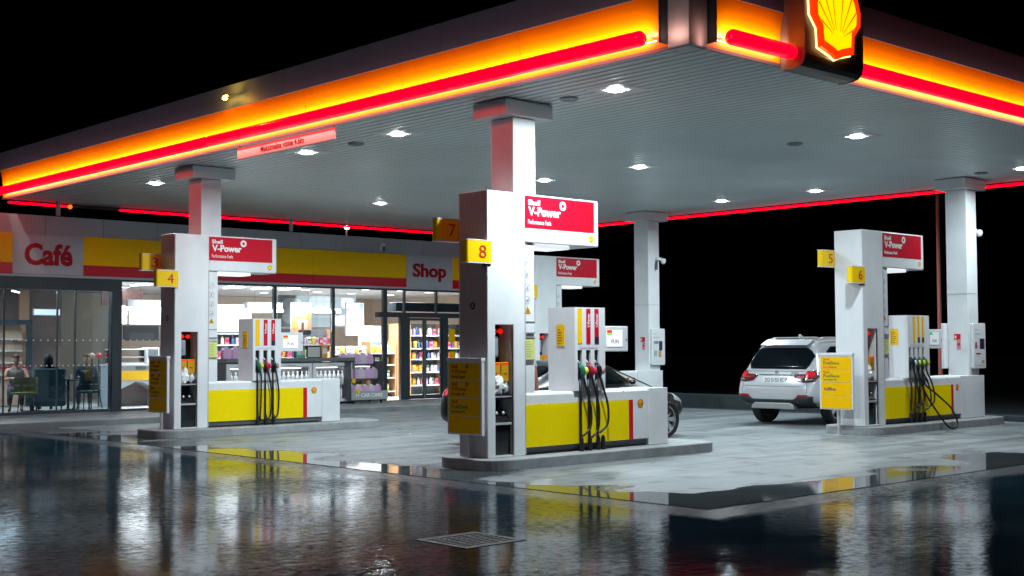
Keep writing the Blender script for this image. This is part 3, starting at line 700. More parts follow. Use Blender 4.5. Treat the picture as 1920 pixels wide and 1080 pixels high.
        G().sphere((c+.055, -.10, 1.265-Z), .045, .75, .75, 1.15).build('splash_cover', nc[1], nz, smooth=True)
        G().tube([(c-.03, -.05, 1.35-Z), (c-.03, -.04, 1.22-Z), (c-.01, -.03, 1.14-Z)], .016, 8).build('trigger_guard', HOLST, nz, smooth=True)
    for pts, r_ in hoses:
        G().tube(pts, r_, 8).build('hose', BLACK, e, smooth=True)
    for q in foot:
        G().lathe([(.032, 0), (.036, .04), (.03, .16), (.018, .2)], (q, -.05, .0), 10).build('hose_boot', BLACK, e, smooth=True)
    return e
NY = (mat('nozzle_green', (.01, .16, .09), .4), mat('nozzle_yellow', (.85, .62, .02), .35)); NR = (mat('nozzle_red_dark', (.3, .01, .03), .4), mat('nozzle_red', (.6, .03, .07), .35))
NK = (HOLST, mat('nozzle_pink_grey', (.42, .25, .27), .4)); NW = (HOLST, mat('nozzle_white', (.7, .72, .74), .35))
def std_hoses(xs, cfg):
    out = []
    for x, (bl, lo) in zip(xs, cfg):
        # thin riser along the tower plus the hanging loop
        top = (x+.03, -.07, 1.17-.15); bot = (x-.0, -.05, .15)
        p_ = [(x+.03, -.072, 1.02), (x+.05, -.085, .92), (x+.09+bl*.6, -.095, .75), (x+.12+bl, -.10, .55), (x+.10+bl, -.10, lo+.06), (x+.04, -.09, lo-.03), (x-.0, -.07, lo-.06)]
        q = []
        for i in range(len(p_)-1):
            a = Vector(p_[max(0, i-1)]); b_ = Vector(p_[i]); c = Vector(p_[i+1]); d = Vector(p_[min(len(p_)-1, i+2)])
            for k in range(5):
                t_ = k/5; q.append(.5*((2*b_)+(-a+c)*t_+(2*a-5*b_+4*c-d)*t_*t_+(-a+3*b_-3*c+d)*t_**3))
        q.append(Vector(p_[-1])); out.append((q, .016))
        out.append(([(x-.01, -.03, 1.0), (x-.012, -.05, .8), (x-.012, -.05, .15)], .019))
    return out
S8 = [(1.654, 1.744), (1.826, 1.916), (1.994, 2.084)]
dispenser(.916, 0, 'nearest white and yellow fuel dispenser 8 with three nozzles beside the dark car', 1.115, 2.214, 1.60, S8, ['y', 'r', 'rd'], [NY, NR, NK],
          3.599, 2.734, 3.174, (.17, .325, 1.61, 1.915, .50), 2.735, std_hoses([1.70, 1.87, 2.04], [(.03, .27), (.02, .24), (.04, .30)]), [1.70, 1.87, 2.04, 2.14])
dispenser(.916, 1, 'left white and yellow fuel dispenser 4 with three nozzles before the shop window', 1.045, 2.214, 1.60, S8, ['y', 'r', 'rd'], [NY, NR, NK],
          3.599, 2.734, 3.174, (.17, .325, 1.61, 1.915, .50), 2.735, std_hoses([1.70, 1.87, 2.04], [(-.08, .12), (-.02, .16), (-.03, .18)]), [1.70, 1.87, 2.04])
S6 = [(1.49, 1.565), (1.64, 1.715), (1.80, 1.875), (1.955, 2.03)]
h6 = []
for x, bl, lo in ((1.53, .02, .30), (1.68, .10, .34), (1.84, .16, .25), (1.99, .14, .30)):
    h6 += std_hoses([x], [(bl, lo)])[:1]
    h6.append(([(x-.03, -.04, 1.0), (x-.06, -.06, .5), (x-.10, -.05, .12)], .008)); h6.append(([(x-.02, -.03, 1.0), (x-.02, -.05, .6), (x-.02, -.04, .12)], .009))
def spl(p_, k_=8):
    q = []
    for i in range(len(p_)-1):
        a = Vector(p_[max(0, i-1)]); b_ = Vector(p_[i]); c = Vector(p_[i+1]); d = Vector(p_[min(len(p_)-1, i+2)])
        for k in range(k_):
            t_ = k/k_; q.append(.5*((2*b_)+(-a+c)*t_+(2*a-5*b_+4*c-d)*t_*t_+(-a+3*b_-3*c+d)*t_**3))
    q.append(Vector(p_[-1])); return q
h6.append((spl([(1.86, -.08, 1.0), (1.88, -.12, .72), (2.12, -.22, .52), (2.45, -.33, .25), (2.55, -.40, -.02), (2.42, -.42, -.12), (2.2, -.40, -.08), (1.98, -.30, .2), (1.84, -.15, .55), (1.76, -.09, .85)]), .017))
dispenser(9.897, 0, 'right white and yellow fuel dispenser 6 with four nozzles and a looping hose', .80, 2.225, 1.46, S6, [None, 'y', 'yd', 'yd'], [NW, NY, NY, NY],
          4.40, 3.06, 3.45, (.175, .335, 1.60, 1.90, .37), 2.77, h6, [1.5, 1.66, 1.82, 1.98], screen_col=1)
dispenser(9.897, 1, 'back white fuel dispenser beyond the dark car, mostly hidden', 1.115, 2.214, 1.60, S6[:3], ['y', 'r', 'rd'], [NY, NR, NK],
          4.40, 3.06, 3.45, (.17, .325, 1.61, 1.915, .50), 2.735, std_hoses([1.55, 1.70, 1.85], [(.03, .27), (.02, .24), (.04, .30)]), [1.55, 1.7, 1.85])

# column notices
def poster(loc, w, z0, z1, lab, pic, flip=False):
    e = empty('poster_frame', loc, 0, lab, 'poster', 'white poster frames on the columns')
    G().prism([(p_[0], p_[1]) for p_ in rounded(0, w, z0, z1, .03, 4)], 'y', -.065, -.004).build('frame', WHITE2, e, bevel=.008)
    if pic:
        G().box(.05, w-.05, -.068, -.0655, z0+.06, z1-.30).build('sheet', mat('poster_paper', (.66, .68, .7), .4), e)
        sh = {1: [((.02, .05, .09), .55, .85, .55, .98), ((.55, .28, .1), .5, .75, .25, .55), ((.25, .4, .42), .08, .35, .3, .55), ((.2, .22, .24), .1, .5, .86, .98)],
              2: [((.03, .02, .04), .5, .98, .6, .98), ((.45, .02, .1), .02, .22, .62, .85), ((.5, .05, .15), .1, .6, .40, .46), ((.45, .35, .1), .65, .95, .08, .2)]}[pic]
        H = z1-.36-z0; Wd = w-.1
        for c_, a, b_, q0, q1 in sh:
            G().prism(rounded(.05+a*Wd, .05+b_*Wd, z0+.06+q0*H, z0+.06+q1*H, .02, 3), 'y', -.0705, -.068).build('picture', mat('poster%d%.2f' % (pic, a+q0), c_, .4), e)
        for k in range(2): G().box(.07, .07+.13*(k+1)*.8, -.0675, -.065, z1-.14-k*.09, z1-.115-k*.09).build('heading', mat('heading_grey', (.5, .52, .54), .5), e)
poster((13.90, .634, 0), .50, 1.12, 2.03, 'white poster frame on the front of the right column', 2)
poster((13.86, 9.081, 0), .50, 1.12, 2.03, 'white poster frame with a dark figure picture on the back column', 1)
e = empty('poster_frame', (13.80, 1.09, 0), 0, 'white poster frame seen edge-on behind the right column', 'poster', 'white poster frames on the columns')
G().box(-.12, .45, .0, .06, 1.12, 2.03).build('frame', WHITE2, e, bevel=.012)
for x, y, w in ((13.83, .86, 'right'), (13.83, 9.27, 'back')):
    e = empty('safety_sign', (x, y, 1.5), 0, 'small red and white fire safety sign on the %s column' % w, 'sign', 'fire safety signs')
    G().box(-.004, .0, -.055, .085, .20, .315).build('top_plate', REDS, e)
    G().box(-.005, -.004, .035, .07, .225, .28).build('symbol', TXTW, e)
    G().box(-.004, .0, -.055, .03, .0, .195).build('lower_plate', mat('sign_pink', (.6, .25, .3), .4), e)
    G().box(-.005, -.004, -.04, .015, .08, .13).build('symbol', REDS, e)
# cameras
for x, y, z, w in ((14.24, .70, 3.86, 'right'), (14.20, 9.06, 3.72, 'back')):
    e = empty('security_camera', (x, y, z), 0, 'white dome security camera on a bracket on the %s column' % w, 'camera', 'security cameras')
    G().box(-.12, .05, -.06, -.01, .02, .09).build('bracket', WHITE2, e, bevel=.008)
    G().lathe([(.02, .07), (.06, .05), (.07, .0), (.055, -.05), (.02, -.075)], (.07, -.09, 0), 14).build('dome', WHITE2, e, smooth=True)
    G().prism([(-.14, -.02), (-.08, .0), (-.1, -.22), (-.15, -.2)], 'y', -.05, -.02).build('housing', DGREY, e)

# ------------------------------------------------------------------ shop
FY = 16.29; SX0, SX1 = -3.0, 16.5; SB = 24.3; PZ = .13
shop = empty('shop_building', (0, 0, 0), 0, 'petrol station shop and café with big lit windows and yellow red fascia', 'shop')
WALLW = mat('parapet_white', (.42, .44, .48), .5, noise=.08, nscale=2); BEIGE = mat('interior_beige', (.70, .56, .45), .6, noise=.06, nscale=2); WALLI = mat('interior_white', (.72, .72, .72), .6)
BROWN = mat('cafe_brown', (.22, .15, .13), .6, noise=.15, nscale=4); TILE = mat('interior_floor', (.42, .42, .42), .25, rvar=.05, noise=.1)
CEIL = mat('interior_ceiling', (.72, .71, .71), .7)
def sb(nm, m_, *a, bev=0, par=None): return G().box(*a).build(nm, m_, par or shop, bevel=bev)
xs = [-3.0, .20, 1.55, 2.92, 4.28, 5.64, 7.0, 8.36, 9.72, 11.08, 12.44, 13.80, 15.15, 16.5]
for a, b_ in zip(xs, xs[1:]): sb('parapet_panel', WALLW, a+.004, b_-.004, FY, FY+.2, 4.178, 4.60)
sb('roof', FASG, SX0, SX1, FY+.21, SB, 3.45, 4.3)
sb('back_wall', BEIGE, SX0, SX1, SB-.12, SB, PZ, 3.24); sb('side_wall', WALLW, SX0-.2, SX0-.005, FY, SB, 0, 4.6); sb('side_wall', BEIGE, SX1+.005, SX1+.2, FY, SB, 0, 4.6)
sb('floor', TILE, SX0, SX1, FY-.04, SB-.13, .0, PZ+.004); sb('ceiling', CEIL, SX0, SX1, FY+.2, SB-.13, 3.25, 3.44)
sb('partition', BROWN, -2.98, 4.1, 21.3, 21.45, PZ+.01, 3.24)
def bandp(x0, x1):
    sb('yellow_band', YELD, x0+.003, x1-.003, FY-.05, FY+.2, 3.515, 4.172); sb('red_band', REDS, x0+.003, x1-.003, FY-.05, FY+.2, 3.27, 3.512)
bandp(SX0, .80); bandp(2.42, 5.6); bandp(5.6, 8.7); bandp(8.7, 11.81); bandp(13.48, SX1)
p_ = sb('sign_panel', WALLW, .80, 2.42, FY-.055, FY+.2, 3.27, 4.172); text('lettering', 'Café', (1.06, FY-.056, 3.47), (1, 0, 0), (0, 0, 1), 1.10, .50, TXTR, p_, .035, .012)
p_ = sb('sign_panel', WALLW, 11.81, 13.48, FY-.055, FY+.2, 3.27, 4.172); text('lettering', 'Shop', (12.02, FY-.056, 3.45), (1, 0, 0), (0, 0, 1), 1.22, .50, TXTR, p_, .035, .012)
sb('lintel_trim', WALLW, SX0, SX1, FY-.04, FY+.2, 3.215, 3.265)
sb('head_frame', FRAME, 3.37, SX1, FY-.02, FY+.12, 3.165, 3.212)
sb('cafe_head_frame', FRAME, SX0, 3.37, FY-.06, FY+.14, 2.93, 3.212)
sb('cafe_pillar', FRAME, 3.14, 3.38, FY-.05, FY+.16, PZ, 2.93)
sb('window_sill', FRAME, 3.38, 11.05, FY-.01, FY+.11, PZ, PZ+.05); sb('cafe_sill', FRAME, SX0, 3.14, FY-.03, FY+.1, PZ, PZ+.07)
for x, w in ((7.59, .07), (9.40, .07), (11.12, .11)): sb('mullion', FRAME, x-w/2, x+w/2, FY, FY+.12, PZ+.05 if x < 11 else PZ, 3.165)
for x in (-.7, .66, 1.86, 2.28): sb('cafe_mullion', FRAME, x-.014, x+.014, FY+.01, FY+.06, PZ+.07, 2.93)
for a, b_ in ((-2.99, -.72), (-.68, .64), (.68, 1.84), (1.88, 2.26), (2.30, 3.13)): sb('cafe_pane', GLASSD, a, b_, FY+.03, FY+.04, PZ+.075, 2.925)
for a, b_ in ((3.39, 7.55), (7.63, 9.36), (9.44, 11.06)): sb('window_pane', GLASS, a, b_, FY+.05, FY+.06, PZ+.055, 3.16)
DOT = mat('glass_dots', (.6, .65, .68), .5)
g = G()
for x in [.0+i*.125 for i in range(25)]: g.lathe([(.018, 0), (.018, -.002), (0, -.002)], (x, FY+.029, 1.22), 8, 'y')
for x in [-.0+i*.165 for i in range(30)]:
    if not 3.1 < x < 3.4: g.lathe([(.02, 0), (.02, -.002), (0, -.002)], (x, FY+.029, 1.79), 8, 'y')
tag(g.build('manifestation_dots', DOT, shop), kind='stuff')
# door portal
sb('transom', FRAME, 10.86, 15.2, FY-.03, FY+.14, 2.42, 2.56)
for x in (11.80, 12.95): sb('overlight_bar', FRAME, x-.02, x+.02, FY, FY+.1, 2.56, 3.165)
sb('door_jamb', FRAME, 11.66, 11.93, FY-.02, FY+.13, PZ, 2.42); sb('door_jamb', FRAME, 13.14, 13.34, FY-.02, FY+.13, PZ, 2.42); sb('end_mullion', FRAME, 15.1, 15.2, FY-.02, FY+.13, PZ, 2.42)
for a, b_ in ((11.94, 12.50), (12.53, 13.13)):
    d = empty('sliding_door', (0, 0, 0)); d.parent = shop
    G().frame(a, b_, PZ+.01, 2.41, a+.045, b_-.045, PZ+.12, 2.34, FY+.02, FY+.07).build('frame', FRAME, d); sb('pane', GLASS, a+.046, b_-.046, FY+.04, FY+.05, PZ+.121, 2.339, par=d)
for a, b_, z0, z1 in ((11.18, 11.65, PZ+.05, 2.41), (13.35, 15.09, PZ+.05, 2.41), (11.18, 11.77, 2.57, 3.16), (11.83, 12.92, 2.57, 3.16), (12.98, 16.4, 2.57, 3.16)): sb('window_pane', GLASS, a, b_, FY+.05, FY+.06, z0, z1)
sb('sticker', YELD, 13.42, 13.64, FY+.035, FY+.045, 1.72, 2.10); sb('sticker', YELD, 13.42, 13.64, FY+.035, FY+.045, 1.27, 1.46)
sb('air_curtain', FRAME, 11.75, 14.1, FY+.35, FY+.7, 2.60, 2.86, bev=.02)
e = empty('facade_camera', (10.95, FY-.06, 4.33), 0, 'small grey lamp box mounted above the yellow band near the Shop sign', 'lamp')
G().box(-.08, .08, -.06, .055, -.1, .12).build('housing', WHITE2, e, bevel=.02); G().box(-.03, .06, -.075, -.06, -.1, .03).build('lens', DGREY, e)
e = empty('roof_floodlight', (10.3, FY+.7, 4.62), 0, 'small bright white floodlight standing on the shop roof edge', 'floodlight')
G().cyl((0, 0, 0), (0, 0, .22), .02).build('stand', STEEL, e); G().sphere((0, -.02, .28), .075, 1.1, .6, .7).build('lens', mat('flood_lens', (1, 1, 1), .3, emit=(.9, .97, 1), es=30), e, smooth=True)

# interior lights
LIN = mat('interior_lamp', (1, 1, 1), .4, emit=(.95, .97, 1), es=9)
for i, (x, y, dx_, dy_) in enumerate(((4.15, 16.85, .06, .45), (6.7, 16.85, .06, .45), (7.57, 16.9, .06, .45), (8.31, 16.75, .06, .42))):
    e = empty('ceiling_strip_light', (x, y, 3.175), 0, '%s long white strip light hanging behind the shop window head' % ['first', 'second', 'third', 'fourth'][i], 'strip light', 'strip lights on the shop ceiling')
    G().box(-dx_, dx_, -dy_, dy_, -.05, -.02).build('tube', LIN, e); G().box(-dx_*1.15, dx_*1.15, -dy_*1.03, dy_*1.03, -.02, .0).build('housing', WHITE2, e)
sq = [(7.34, 18.0), (9.08, 17.89), (10.17, 18.8), (11.26, 19.83), (11.55, 17.78), (12.77, 20.21), (12.80, 17.77), (10.41, 21.4), (10.3, 16.75), (11.5, 16.75), (12.7, 16.8), (5.5, 18.5), (5.5, 20.5), (8.2, 20.6), (14.2, 18.2), (14.4, 20.4)]
SQL = ['above the big menu board', 'left of the hanging food poster', 'right of the hanging food poster', 'deep behind the lit pink poster', 'above the lit pink poster', 'over the blank lit box', 'above the snack shelves', 'over the mural',
       'nearest the glass by the food poster', 'nearest the glass by the lit poster', 'nearest the glass by the doors', 'over the café counter', 'behind the café counter', 'left of the mural', 'above the air curtain', 'over the tall shelves']
for x, y in sq:
    e = empty('square_downlight', (x, y, 3.247), 0, 'small square white downlight in the shop ceiling, %s' % SQL[sq.index((x, y))], 'downlight', 'square downlights in the shop ceiling')
    G().box(-.09, .09, -.09, .09, -.012, -.006).build('lens', LIN, e); G().box(-.105, .105, -.105, .105, -.006, .0).build('rim', WHITE2, e)
for k, (x, y, a_) in enumerate(((.2, 19.5, 0), (2.2, 19.6, 60), (1.0, 17.2, 0))):
    e = empty('cafe_strip_light', (x, y, 3.0), R(a_), '%s slim white light bar over the café seats' % ['left', 'right', 'front'][k], 'strip light', 'light bars in the café')
    G().box(-.5, .5, -.025, .025, 0, .03).build('tube', LIN, e)
    for q in (-.4, .4): G().cyl((q, 0, .03), (q, 0, .25), .004, n=6).build('cable', BLACK, e)
for x, y, s_, p_ in ((5.6, 18.6, 2.0, 420), (8.8, 18.0, 2.0, 480), (12.2, 17.6, 1.6, 520), (14.8, 17.6, 1.2, 420), (12.5, 21, 2.4, 480)): area('shop_lamp', (x, y, 3.2), (0, 0, -1), s_, s_, p_, (1, .98, .96), 118)
area('cafe_lamp', (1.0, 18.6, 3.2), (0, 0, -1), 1.8, 1.8, 240, (.95, .97, 1))
# looped pendants
for x, y, r_, w in ((4.95, 18.4, 0, 'over the café counter'), (8.25, 18.2, 0, 'above the left dispenser')):
    e = empty('loop_pendant', (x, y, 2.66), R(20), 'white angular glowing loop pendant lamp %s' % w, 'pendant lamp', 'looped pendant lamps')
    lp = [(-.55, -.06), (.35, -.50), (.55, -.40), (.60, .35), (.45, .48), (-.45, .12)]
    G().tube([(a, b_, -.06) for a, b_ in lp], .035, 8, True).build('light_ring', LIN, e)
    g = G(); n_ = len(lp)
    g.add([(a, b_, -.02) for a, b_ in lp]+[(a, b_, .16) for a, b_ in lp]+[(a*.9, b_*.9, -.02) for a, b_ in lp]+[(a*.9, b_*.9, .16) for a, b_ in lp],
          [f for i in range(n_) for f in ((i, (i+1) % n_, n_+(i+1) % n_, n_+i), (2*n_+(i+1) % n_, 2*n_+i, 3*n_+i, 3*n_+(i+1) % n_), (n_+i, n_+(i+1) % n_, 3*n_+(i+1) % n_, 3*n_+i), (i, 2*n_+i, 2*n_+(i+1) % n_, (i+1) % n_))])
    g.build('shade', mat('shade_grey', (.30, .31, .33), .5), e)
    for a, b_ in (lp[1], lp[4]): G().cyl((a, b_, .12), (a, b_, .8), .004, n=6).build('cable', BLACK, e)
# light boxes
def lightbox(nm, x0, x1, y, z0, z1, es, lab, cat, col=(.95, .97, 1), grp=None, shapes=()):
    e = empty(nm, (x0, y, z0), 0, lab, cat, grp)
    G().box(0, x1-x0, 0, .08, 0, z1-z0).build('case', WHITE2, e, bevel=.02)
    p_ = G().box(.015, x1-x0-.015, -.008, -.001, .015, z1-z0-.015).build('face', mat('lightbox_%.1f' % es, col, .4, emit=col, es=es), e, bevel=.02)
    for c_, a, b_, q0, q1 in shapes:
        G().prism(rounded(a*(x1-x0), b_*(x1-x0), q0*(z1-z0), q1*(z1-z0), .25*min((b_-a)*(x1-x0), (q1-q0)*(z1-z0)), 4), 'y', -.012, -.009).build('print', emissive('lb_print%.2f%.2f' % c_[:2], c_, .7), p_)
    return e
lightbox('menu_board', 4.55, 5.05, 19.4, 2.22, 2.72, 1.6, 'left white lit menu board over the café counter', 'menu board', grp='lit menu boards')
lightbox('menu_board', 5.12, 6.1, 19.4, 2.22, 2.72, 1.6, 'wide white lit menu board right of the café pillar', 'menu board', grp='lit menu boards')
lightbox('menu_board', 7.0, 8.1, 18.3, 2.02, 2.76, 1.8, 'big white lit menu board beside the left pylon', 'menu board', grp='lit menu boards')
lightbox('menu_board', 2.9, 3.6, 20.2, 2.45, 2.62, 1.2, 'slim white lit board seen through the café glass', 'menu board', grp='lit menu boards')
lightbox('hanging_poster', 11.72, 12.36, 19.0, 1.93, 2.92, 2.2, 'bright white lit poster with pink shapes hanging in the shop window', 'light box', shapes=[((.75, .45, .6), .02, .18, .62, .82), ((.7, .6, .8), .45, .62, .58, .86), ((.6, .75, .75), .7, .95, .6, .98), ((.75, .4, .6), .66, .84, .48, .58)])
lightbox('lit_wall_box', 12.62, 13.45, 19.6, 1.50, 2.25, 2.2, 'blank white lit box on the wall left of the shelves', 'light box')
def picture(nm, x0, x1, y, z0, z1, base, lab, cat, shapes):
    e = empty(nm, (x0, y, z0), 0, lab, cat)
    G().box(0, x1-x0, 0, .03, 0, z1-z0).build('board', mat(nm+'_base%.2f' % base[0], base, .5), e)
    for k, (c_, a, b_, q0, q1) in enumerate(shapes):
        rr_ = .3*min((b_-a)*(x1-x0), (q1-q0)*(z1-z0)); G().prism(rounded(a*(x1-x0), b_*(x1-x0), q0*(z1-z0), q1*(z1-z0), rr_, 4), 'y', -.004-k*.001, -.0005).build('print', mat('pic%.2f%.2f%.2f' % c_, c_, .5), e)
    return e
e = picture('hanging_menu', 8.84, 9.50, 17.5, 1.92, 2.82, (.28, .32, .36), 'dark and orange food poster hanging behind the shop window', 'poster', [((.65, .33, .18), .04, .96, .03, .60), ((.7, .5, .4), .3, .8, .2, .5), ((.02, .02, .03), .35, .98, .03, .17), ((.8, .5, .05), .08, .26, .22, .36), ((.8, .5, .05), .78, .95, .52, .66), ((.15, .07, .04), .5, .62, .1, .4)])
text('lettering', 'GO\nNATURAL', (.06, -.006, .66), (1, 0, 0), (0, 0, 1), .42, .17, TXTW, e, .02)
for q in (.1, .56): G().cyl((q, .01, .9), (q, .01, 1.3), .004, n=6).build('cable', BLACK, e)
e = picture('mural', 10.65, 13.5, 21.0, 2.22, 3.18, (.10, .12, .13), 'grey chalk style mural with white glowing script on the shop back wall', 'mural', [((.2, .22, .23), .05, .3, .1, .9), ((.16, .18, .19), .38, .7, .3, .98), ((.26, .28, .3), .66, .95, .05, .4), ((.06, .07, .08), .2, .35, .2, .7), ((.24, .26, .28), .8, .97, .6, .95)])
text('glowing_script', 'o sliders', (.90, -.03, .42), (1, 0, 0), (0, 0, 1), 1.35, .22, mat('neon_white', (1, 1, 1), .4, emit=(1, 1, 1), es=3), e, .04, .02)

# products
PCOL = [(.6, .02, .04), (.75, .55, .03), (.7, .7, .72), (.05, .25, .1), (.65, .2, .3), (.75, .35, .05), (.05, .1, .3), (.6, .6, .65), (.12, .05, .05), (.8, .8, .8), (.55, .45, .6)]
PM = [mat('product_%d' % i, c, .35, noise=.25, nscale=30) for i, c in enumerate(PCOL)]
def proto_bottle(r, h, m_, cap):
    o = G().lathe([(r*.9, 0), (r, h*.05), (r, h*.58), (r*.75, h*.7), (r*.35, h*.82), (r*.33, h*.92)], n=10).build('bottle', m_, smooth=True)
    G().lathe([(r*.42, h*.90), (r*.42, h), (0, h)], n=8).build('cap', cap, o); return o
def proto_jug(w, h, m_, top):
    o = G().prism([(-w/2, 0), (w/2, 0), (w/2, h*.66), (w*.2, h*.9), (-w*.3, h*.9), (-w/2, h*.72)], 'y', -w*.32, w*.32).build('fluid_jug', m_, bevel=.012)
    G().cyl((-w*.05, 0, h*.9), (-w*.05, 0, h), w*.14, n=8).build('cap', top, o); G().tube([(w*.42, 0, h*.5), (w*.3, 0, h*.86), (w*.1, 0, h*.96)], w*.05, 6).build('handle', top, o); return o
def proto_bag(w, h, m_, band_):
    g = G(); n_ = 6
    for i in range(n_+1):
        z = h*i/n_; d = w*.22*math.sin(PI*min(1, max(0, .05+.9*i/n_)))+.004; ww = w/2*(1-.05*math.sin(PI*i/n_))
        g.v += [(-ww, 0, z), (-ww*.5, -d, z), (ww*.5, -d, z), (ww, 0, z), (ww*.5, d, z), (-ww*.5, d, z)]
    for i in range(n_):
        for j in range(6): g.f.append((i*6+j, i*6+(j+1) % 6, (i+1)*6+(j+1) % 6, (i+1)*6+j))
    g.f += [(5, 4, 3, 2, 1, 0), tuple(n_*6+j for j in range(6))]
    o = g.build('snack_bag', m_, smooth=True); G().box(-w*.3, w*.3, -w*.225-.004, -w*.2, h*.55, h*.75).build('print', band_, o); return o
def proto_box(w, h, m_, m2):
    o = G().box(-w/2, w/2, -w*.4, w*.4, 0, h).build('product_box', m_, bevel=.003); G().box(-w*.4, w*.4, -w*.4-.003, -w*.4, h*.3, h*.7).build('print', m2, o); return o
ORD = ['first', 'second', 'third', 'fourth', 'fifth', 'sixth', 'seventh', 'eighth', 'ninth', 'tenth', 'eleventh', 'twelfth']
def place(protos, pts, lab, cat, grp):
    """first use of a prototype moves it, later uses copy it"""
    used = set()
    for k, (x, y, z) in enumerate(pts):
        p_ = protos[k % len(protos)]
        o = p_ if id(p_) not in used else copy_tree(p_)
        used.add(id(p_)); o.location = (x, y, z); tag(o, lab(k) if callable(lab) else lab, cat, grp)
WBOT = mat('milky_bottle', (.78, .79, .82), .3); PINK = mat('pink_fluid', (.72, .42, .68), .25, noise=.1, nscale=9); JUGW = mat('jug_white', (.75, .74, .78), .35); LILAC = mat('lilac_plastic', (.66, .55, .68), .3)

# outdoor chillers and counter
for k, (x0, x1) in enumerate(((5.74, 6.98), (6.98, 8.23), (8.23, 9.48))):
    e = empty('drinks_chiller', (x0, 15.55, PZ), 0, '%s white glass-front chiller of bottles outside the shop window' % ['left', 'middle', 'right'][k], 'chiller', 'white chillers under the grey counter')
    w = x1-x0-.02
    G().box(0, w, .42, .62, 0, 1.09).box(0, .05, .02, .42, 0, 1.09).box(w-.05, w, .02, .42, 0, 1.09).build('cabinet', DGREY, e)
    G().frame(.0, w, .06, 1.08, .10, w-.10, .14, .98, -.02, .02).build('door_frame', WHITE2, e, bevel=.01)
    G().box(w*.4, w*.6, -.045, -.02, 1.03, 1.06).build('handle', WHITE2, e, bevel=.006)
    for z in (.14, .52, .80 if 0 else .98): G().box(.055, w-.055, .03, .41, z-.02, z).build('shelf', WHITE2, e)
    G().box(.10, w-.10, .34, .36, .94, .955).build('chiller_lamp', mat('chiller_lamp', (1, 1, 1), .4, emit=(.95, .98, 1), es=5), e)
    area('chiller_glow', (x0+w/2, 15.60, PZ+.95), (0, .5, -1), w*.7, .05, 2.5, (.95, .98, 1))
    pr_ = proto_bottle(.055, .34, WBOT, WBOT)
    place([pr_], [(x0+.17+i*.135, 15.62+.12*j, PZ+zz) for zz in (.525,) for j in (0,) for i in range(8)]+[(x0+.17+i*.135, 15.68, PZ+.145) for i in range(8)], (lambda i, kk=k: 'white bottle, %s from the left on the %s shelf of the %s chiller' % (ORD[i % 8], 'upper' if i < 8 else 'lower', ['left', 'middle', 'right'][kk])), 'bottle', 'white bottles in the chillers')
e = empty('counter_top', (7.6, 15.9, 1.24), 0, 'long dark grey counter slab resting on the three chillers', 'counter top')
G().box(-1.88, 1.92, -.42, .36, 0, .09).build('slab', mat('slab_grey', (.16, .17, .18), .5, noise=.2), e, bevel=.008)
G().box(1.88, 1.93, -.40, .34, -1.11, -.001).build('end_panel', mat('panel_grey', (.2, .21, .23), .5), e)
e = empty('small_picture_frame', (8.2, 15.75, 1.332), 0, 'thin black framed board standing on the grey counter', 'frame')
G().frame(0, .42, 0, .30, .02, .40, .02, .28, 0, .02).build('frame', BLACK, e); G().box(.021, .399, .008, .014, .021, .279).build('sheet', mat('sheet_grey', (.5, .53, .5), .5), e)
b0 = proto_box(.16, .26, mat('carton_green', (.12, .4, .28), .5), PM[2]); place([b0], [(7.95, 15.8, 1.332), (8.12, 15.9, 1.332)], (lambda i: ['front', 'rear'][i]+' small green carton on the grey counter beside the black frame'), 'carton', 'green cartons on the counter')
b0 = proto_box(.17, .34, mat('carton_orange', (.75, .32, .12), .5), PM[9]); place([b0], [(8.76, 15.85, 1.332)], 'orange carton standing right of the black frame on the counter', 'carton', None)
b0 = proto_box(.16, .22, WBOT, PM[9]); place([b0], [(7.3, 15.8, 1.332)], 'white carton standing on the left part of the counter', 'carton', None)

# car care rack
e = empty('car_care_rack', (9.75, 15.55, PZ), 0, 'dark wheeled rack of pink fluid jugs with grey lettered front board', 'rack'); RK = mat('rack_dark', (.06, .07, .08), .4)
for q in (-.53, .53): G().box(q-.015, q+.015, -.28, .30, .14, 1.10).build('side_panel', RK, e)
for z, y0 in ((.16, -.34), (.60, -.12), (.985, .06)): G().box(-.55, .55, y0, .32, z, z+.035).build('shelf', RK, e)
p_ = G().box(-.56, .60, -.37, -.345, .10, .33).build('front_board', mat('board_grey', (.33, .36, .37), .5), e); text('lettering', 'M CAR CARE', (-.43, -.372, .17), (1, 0, 0), (0, 0, 1), .86, .10, TXTW, p_, .03)
for q in (-.45, .45):
    for y in (-.28, .24): G().box(q-.015, q+.015, y-.03, y+.03, .04, .16).cyl((q-.012, y, .035), (q+.012, y, .035), .033, n=10).build('castor', BLACK, e)
for q in ((-.50, -.378, .60), (-.36, -.378, .33)): G().lathe([(.06, 0), (.06, -.004), (0, -.004)], q, 12, 'y').build('price_tag', YELD, e)
j1 = proto_jug(.21, .30, PINK, JUGW); j2 = proto_jug(.21, .30, LILAC, JUGW)
place([j1, j2], [(9.34+i*.21, 15.42, PZ+.20) for i in range(5)]+[(9.34+i*.21, 15.58, PZ+.64) for i in range(5)]+[(9.30+i*.21, 15.74, PZ+1.025) for i in range(5)], (lambda i: 'pale pink jug, %s from the left on the %s tier of the wheeled rack' % (ORD[i % 5], ['bottom', 'middle', 'top'][i//5])), 'jug', 'pink jugs on the rack')
j3 = proto_jug(.23, .30, PINK, JUGW); place([j3], [(5.85, 15.75, 1.332), (6.1, 15.75, 1.332)], (lambda i: ['left', 'right'][i]+' pink jug with white top on the counter beside the left pylon'), 'jug', 'pink jugs on the counter')

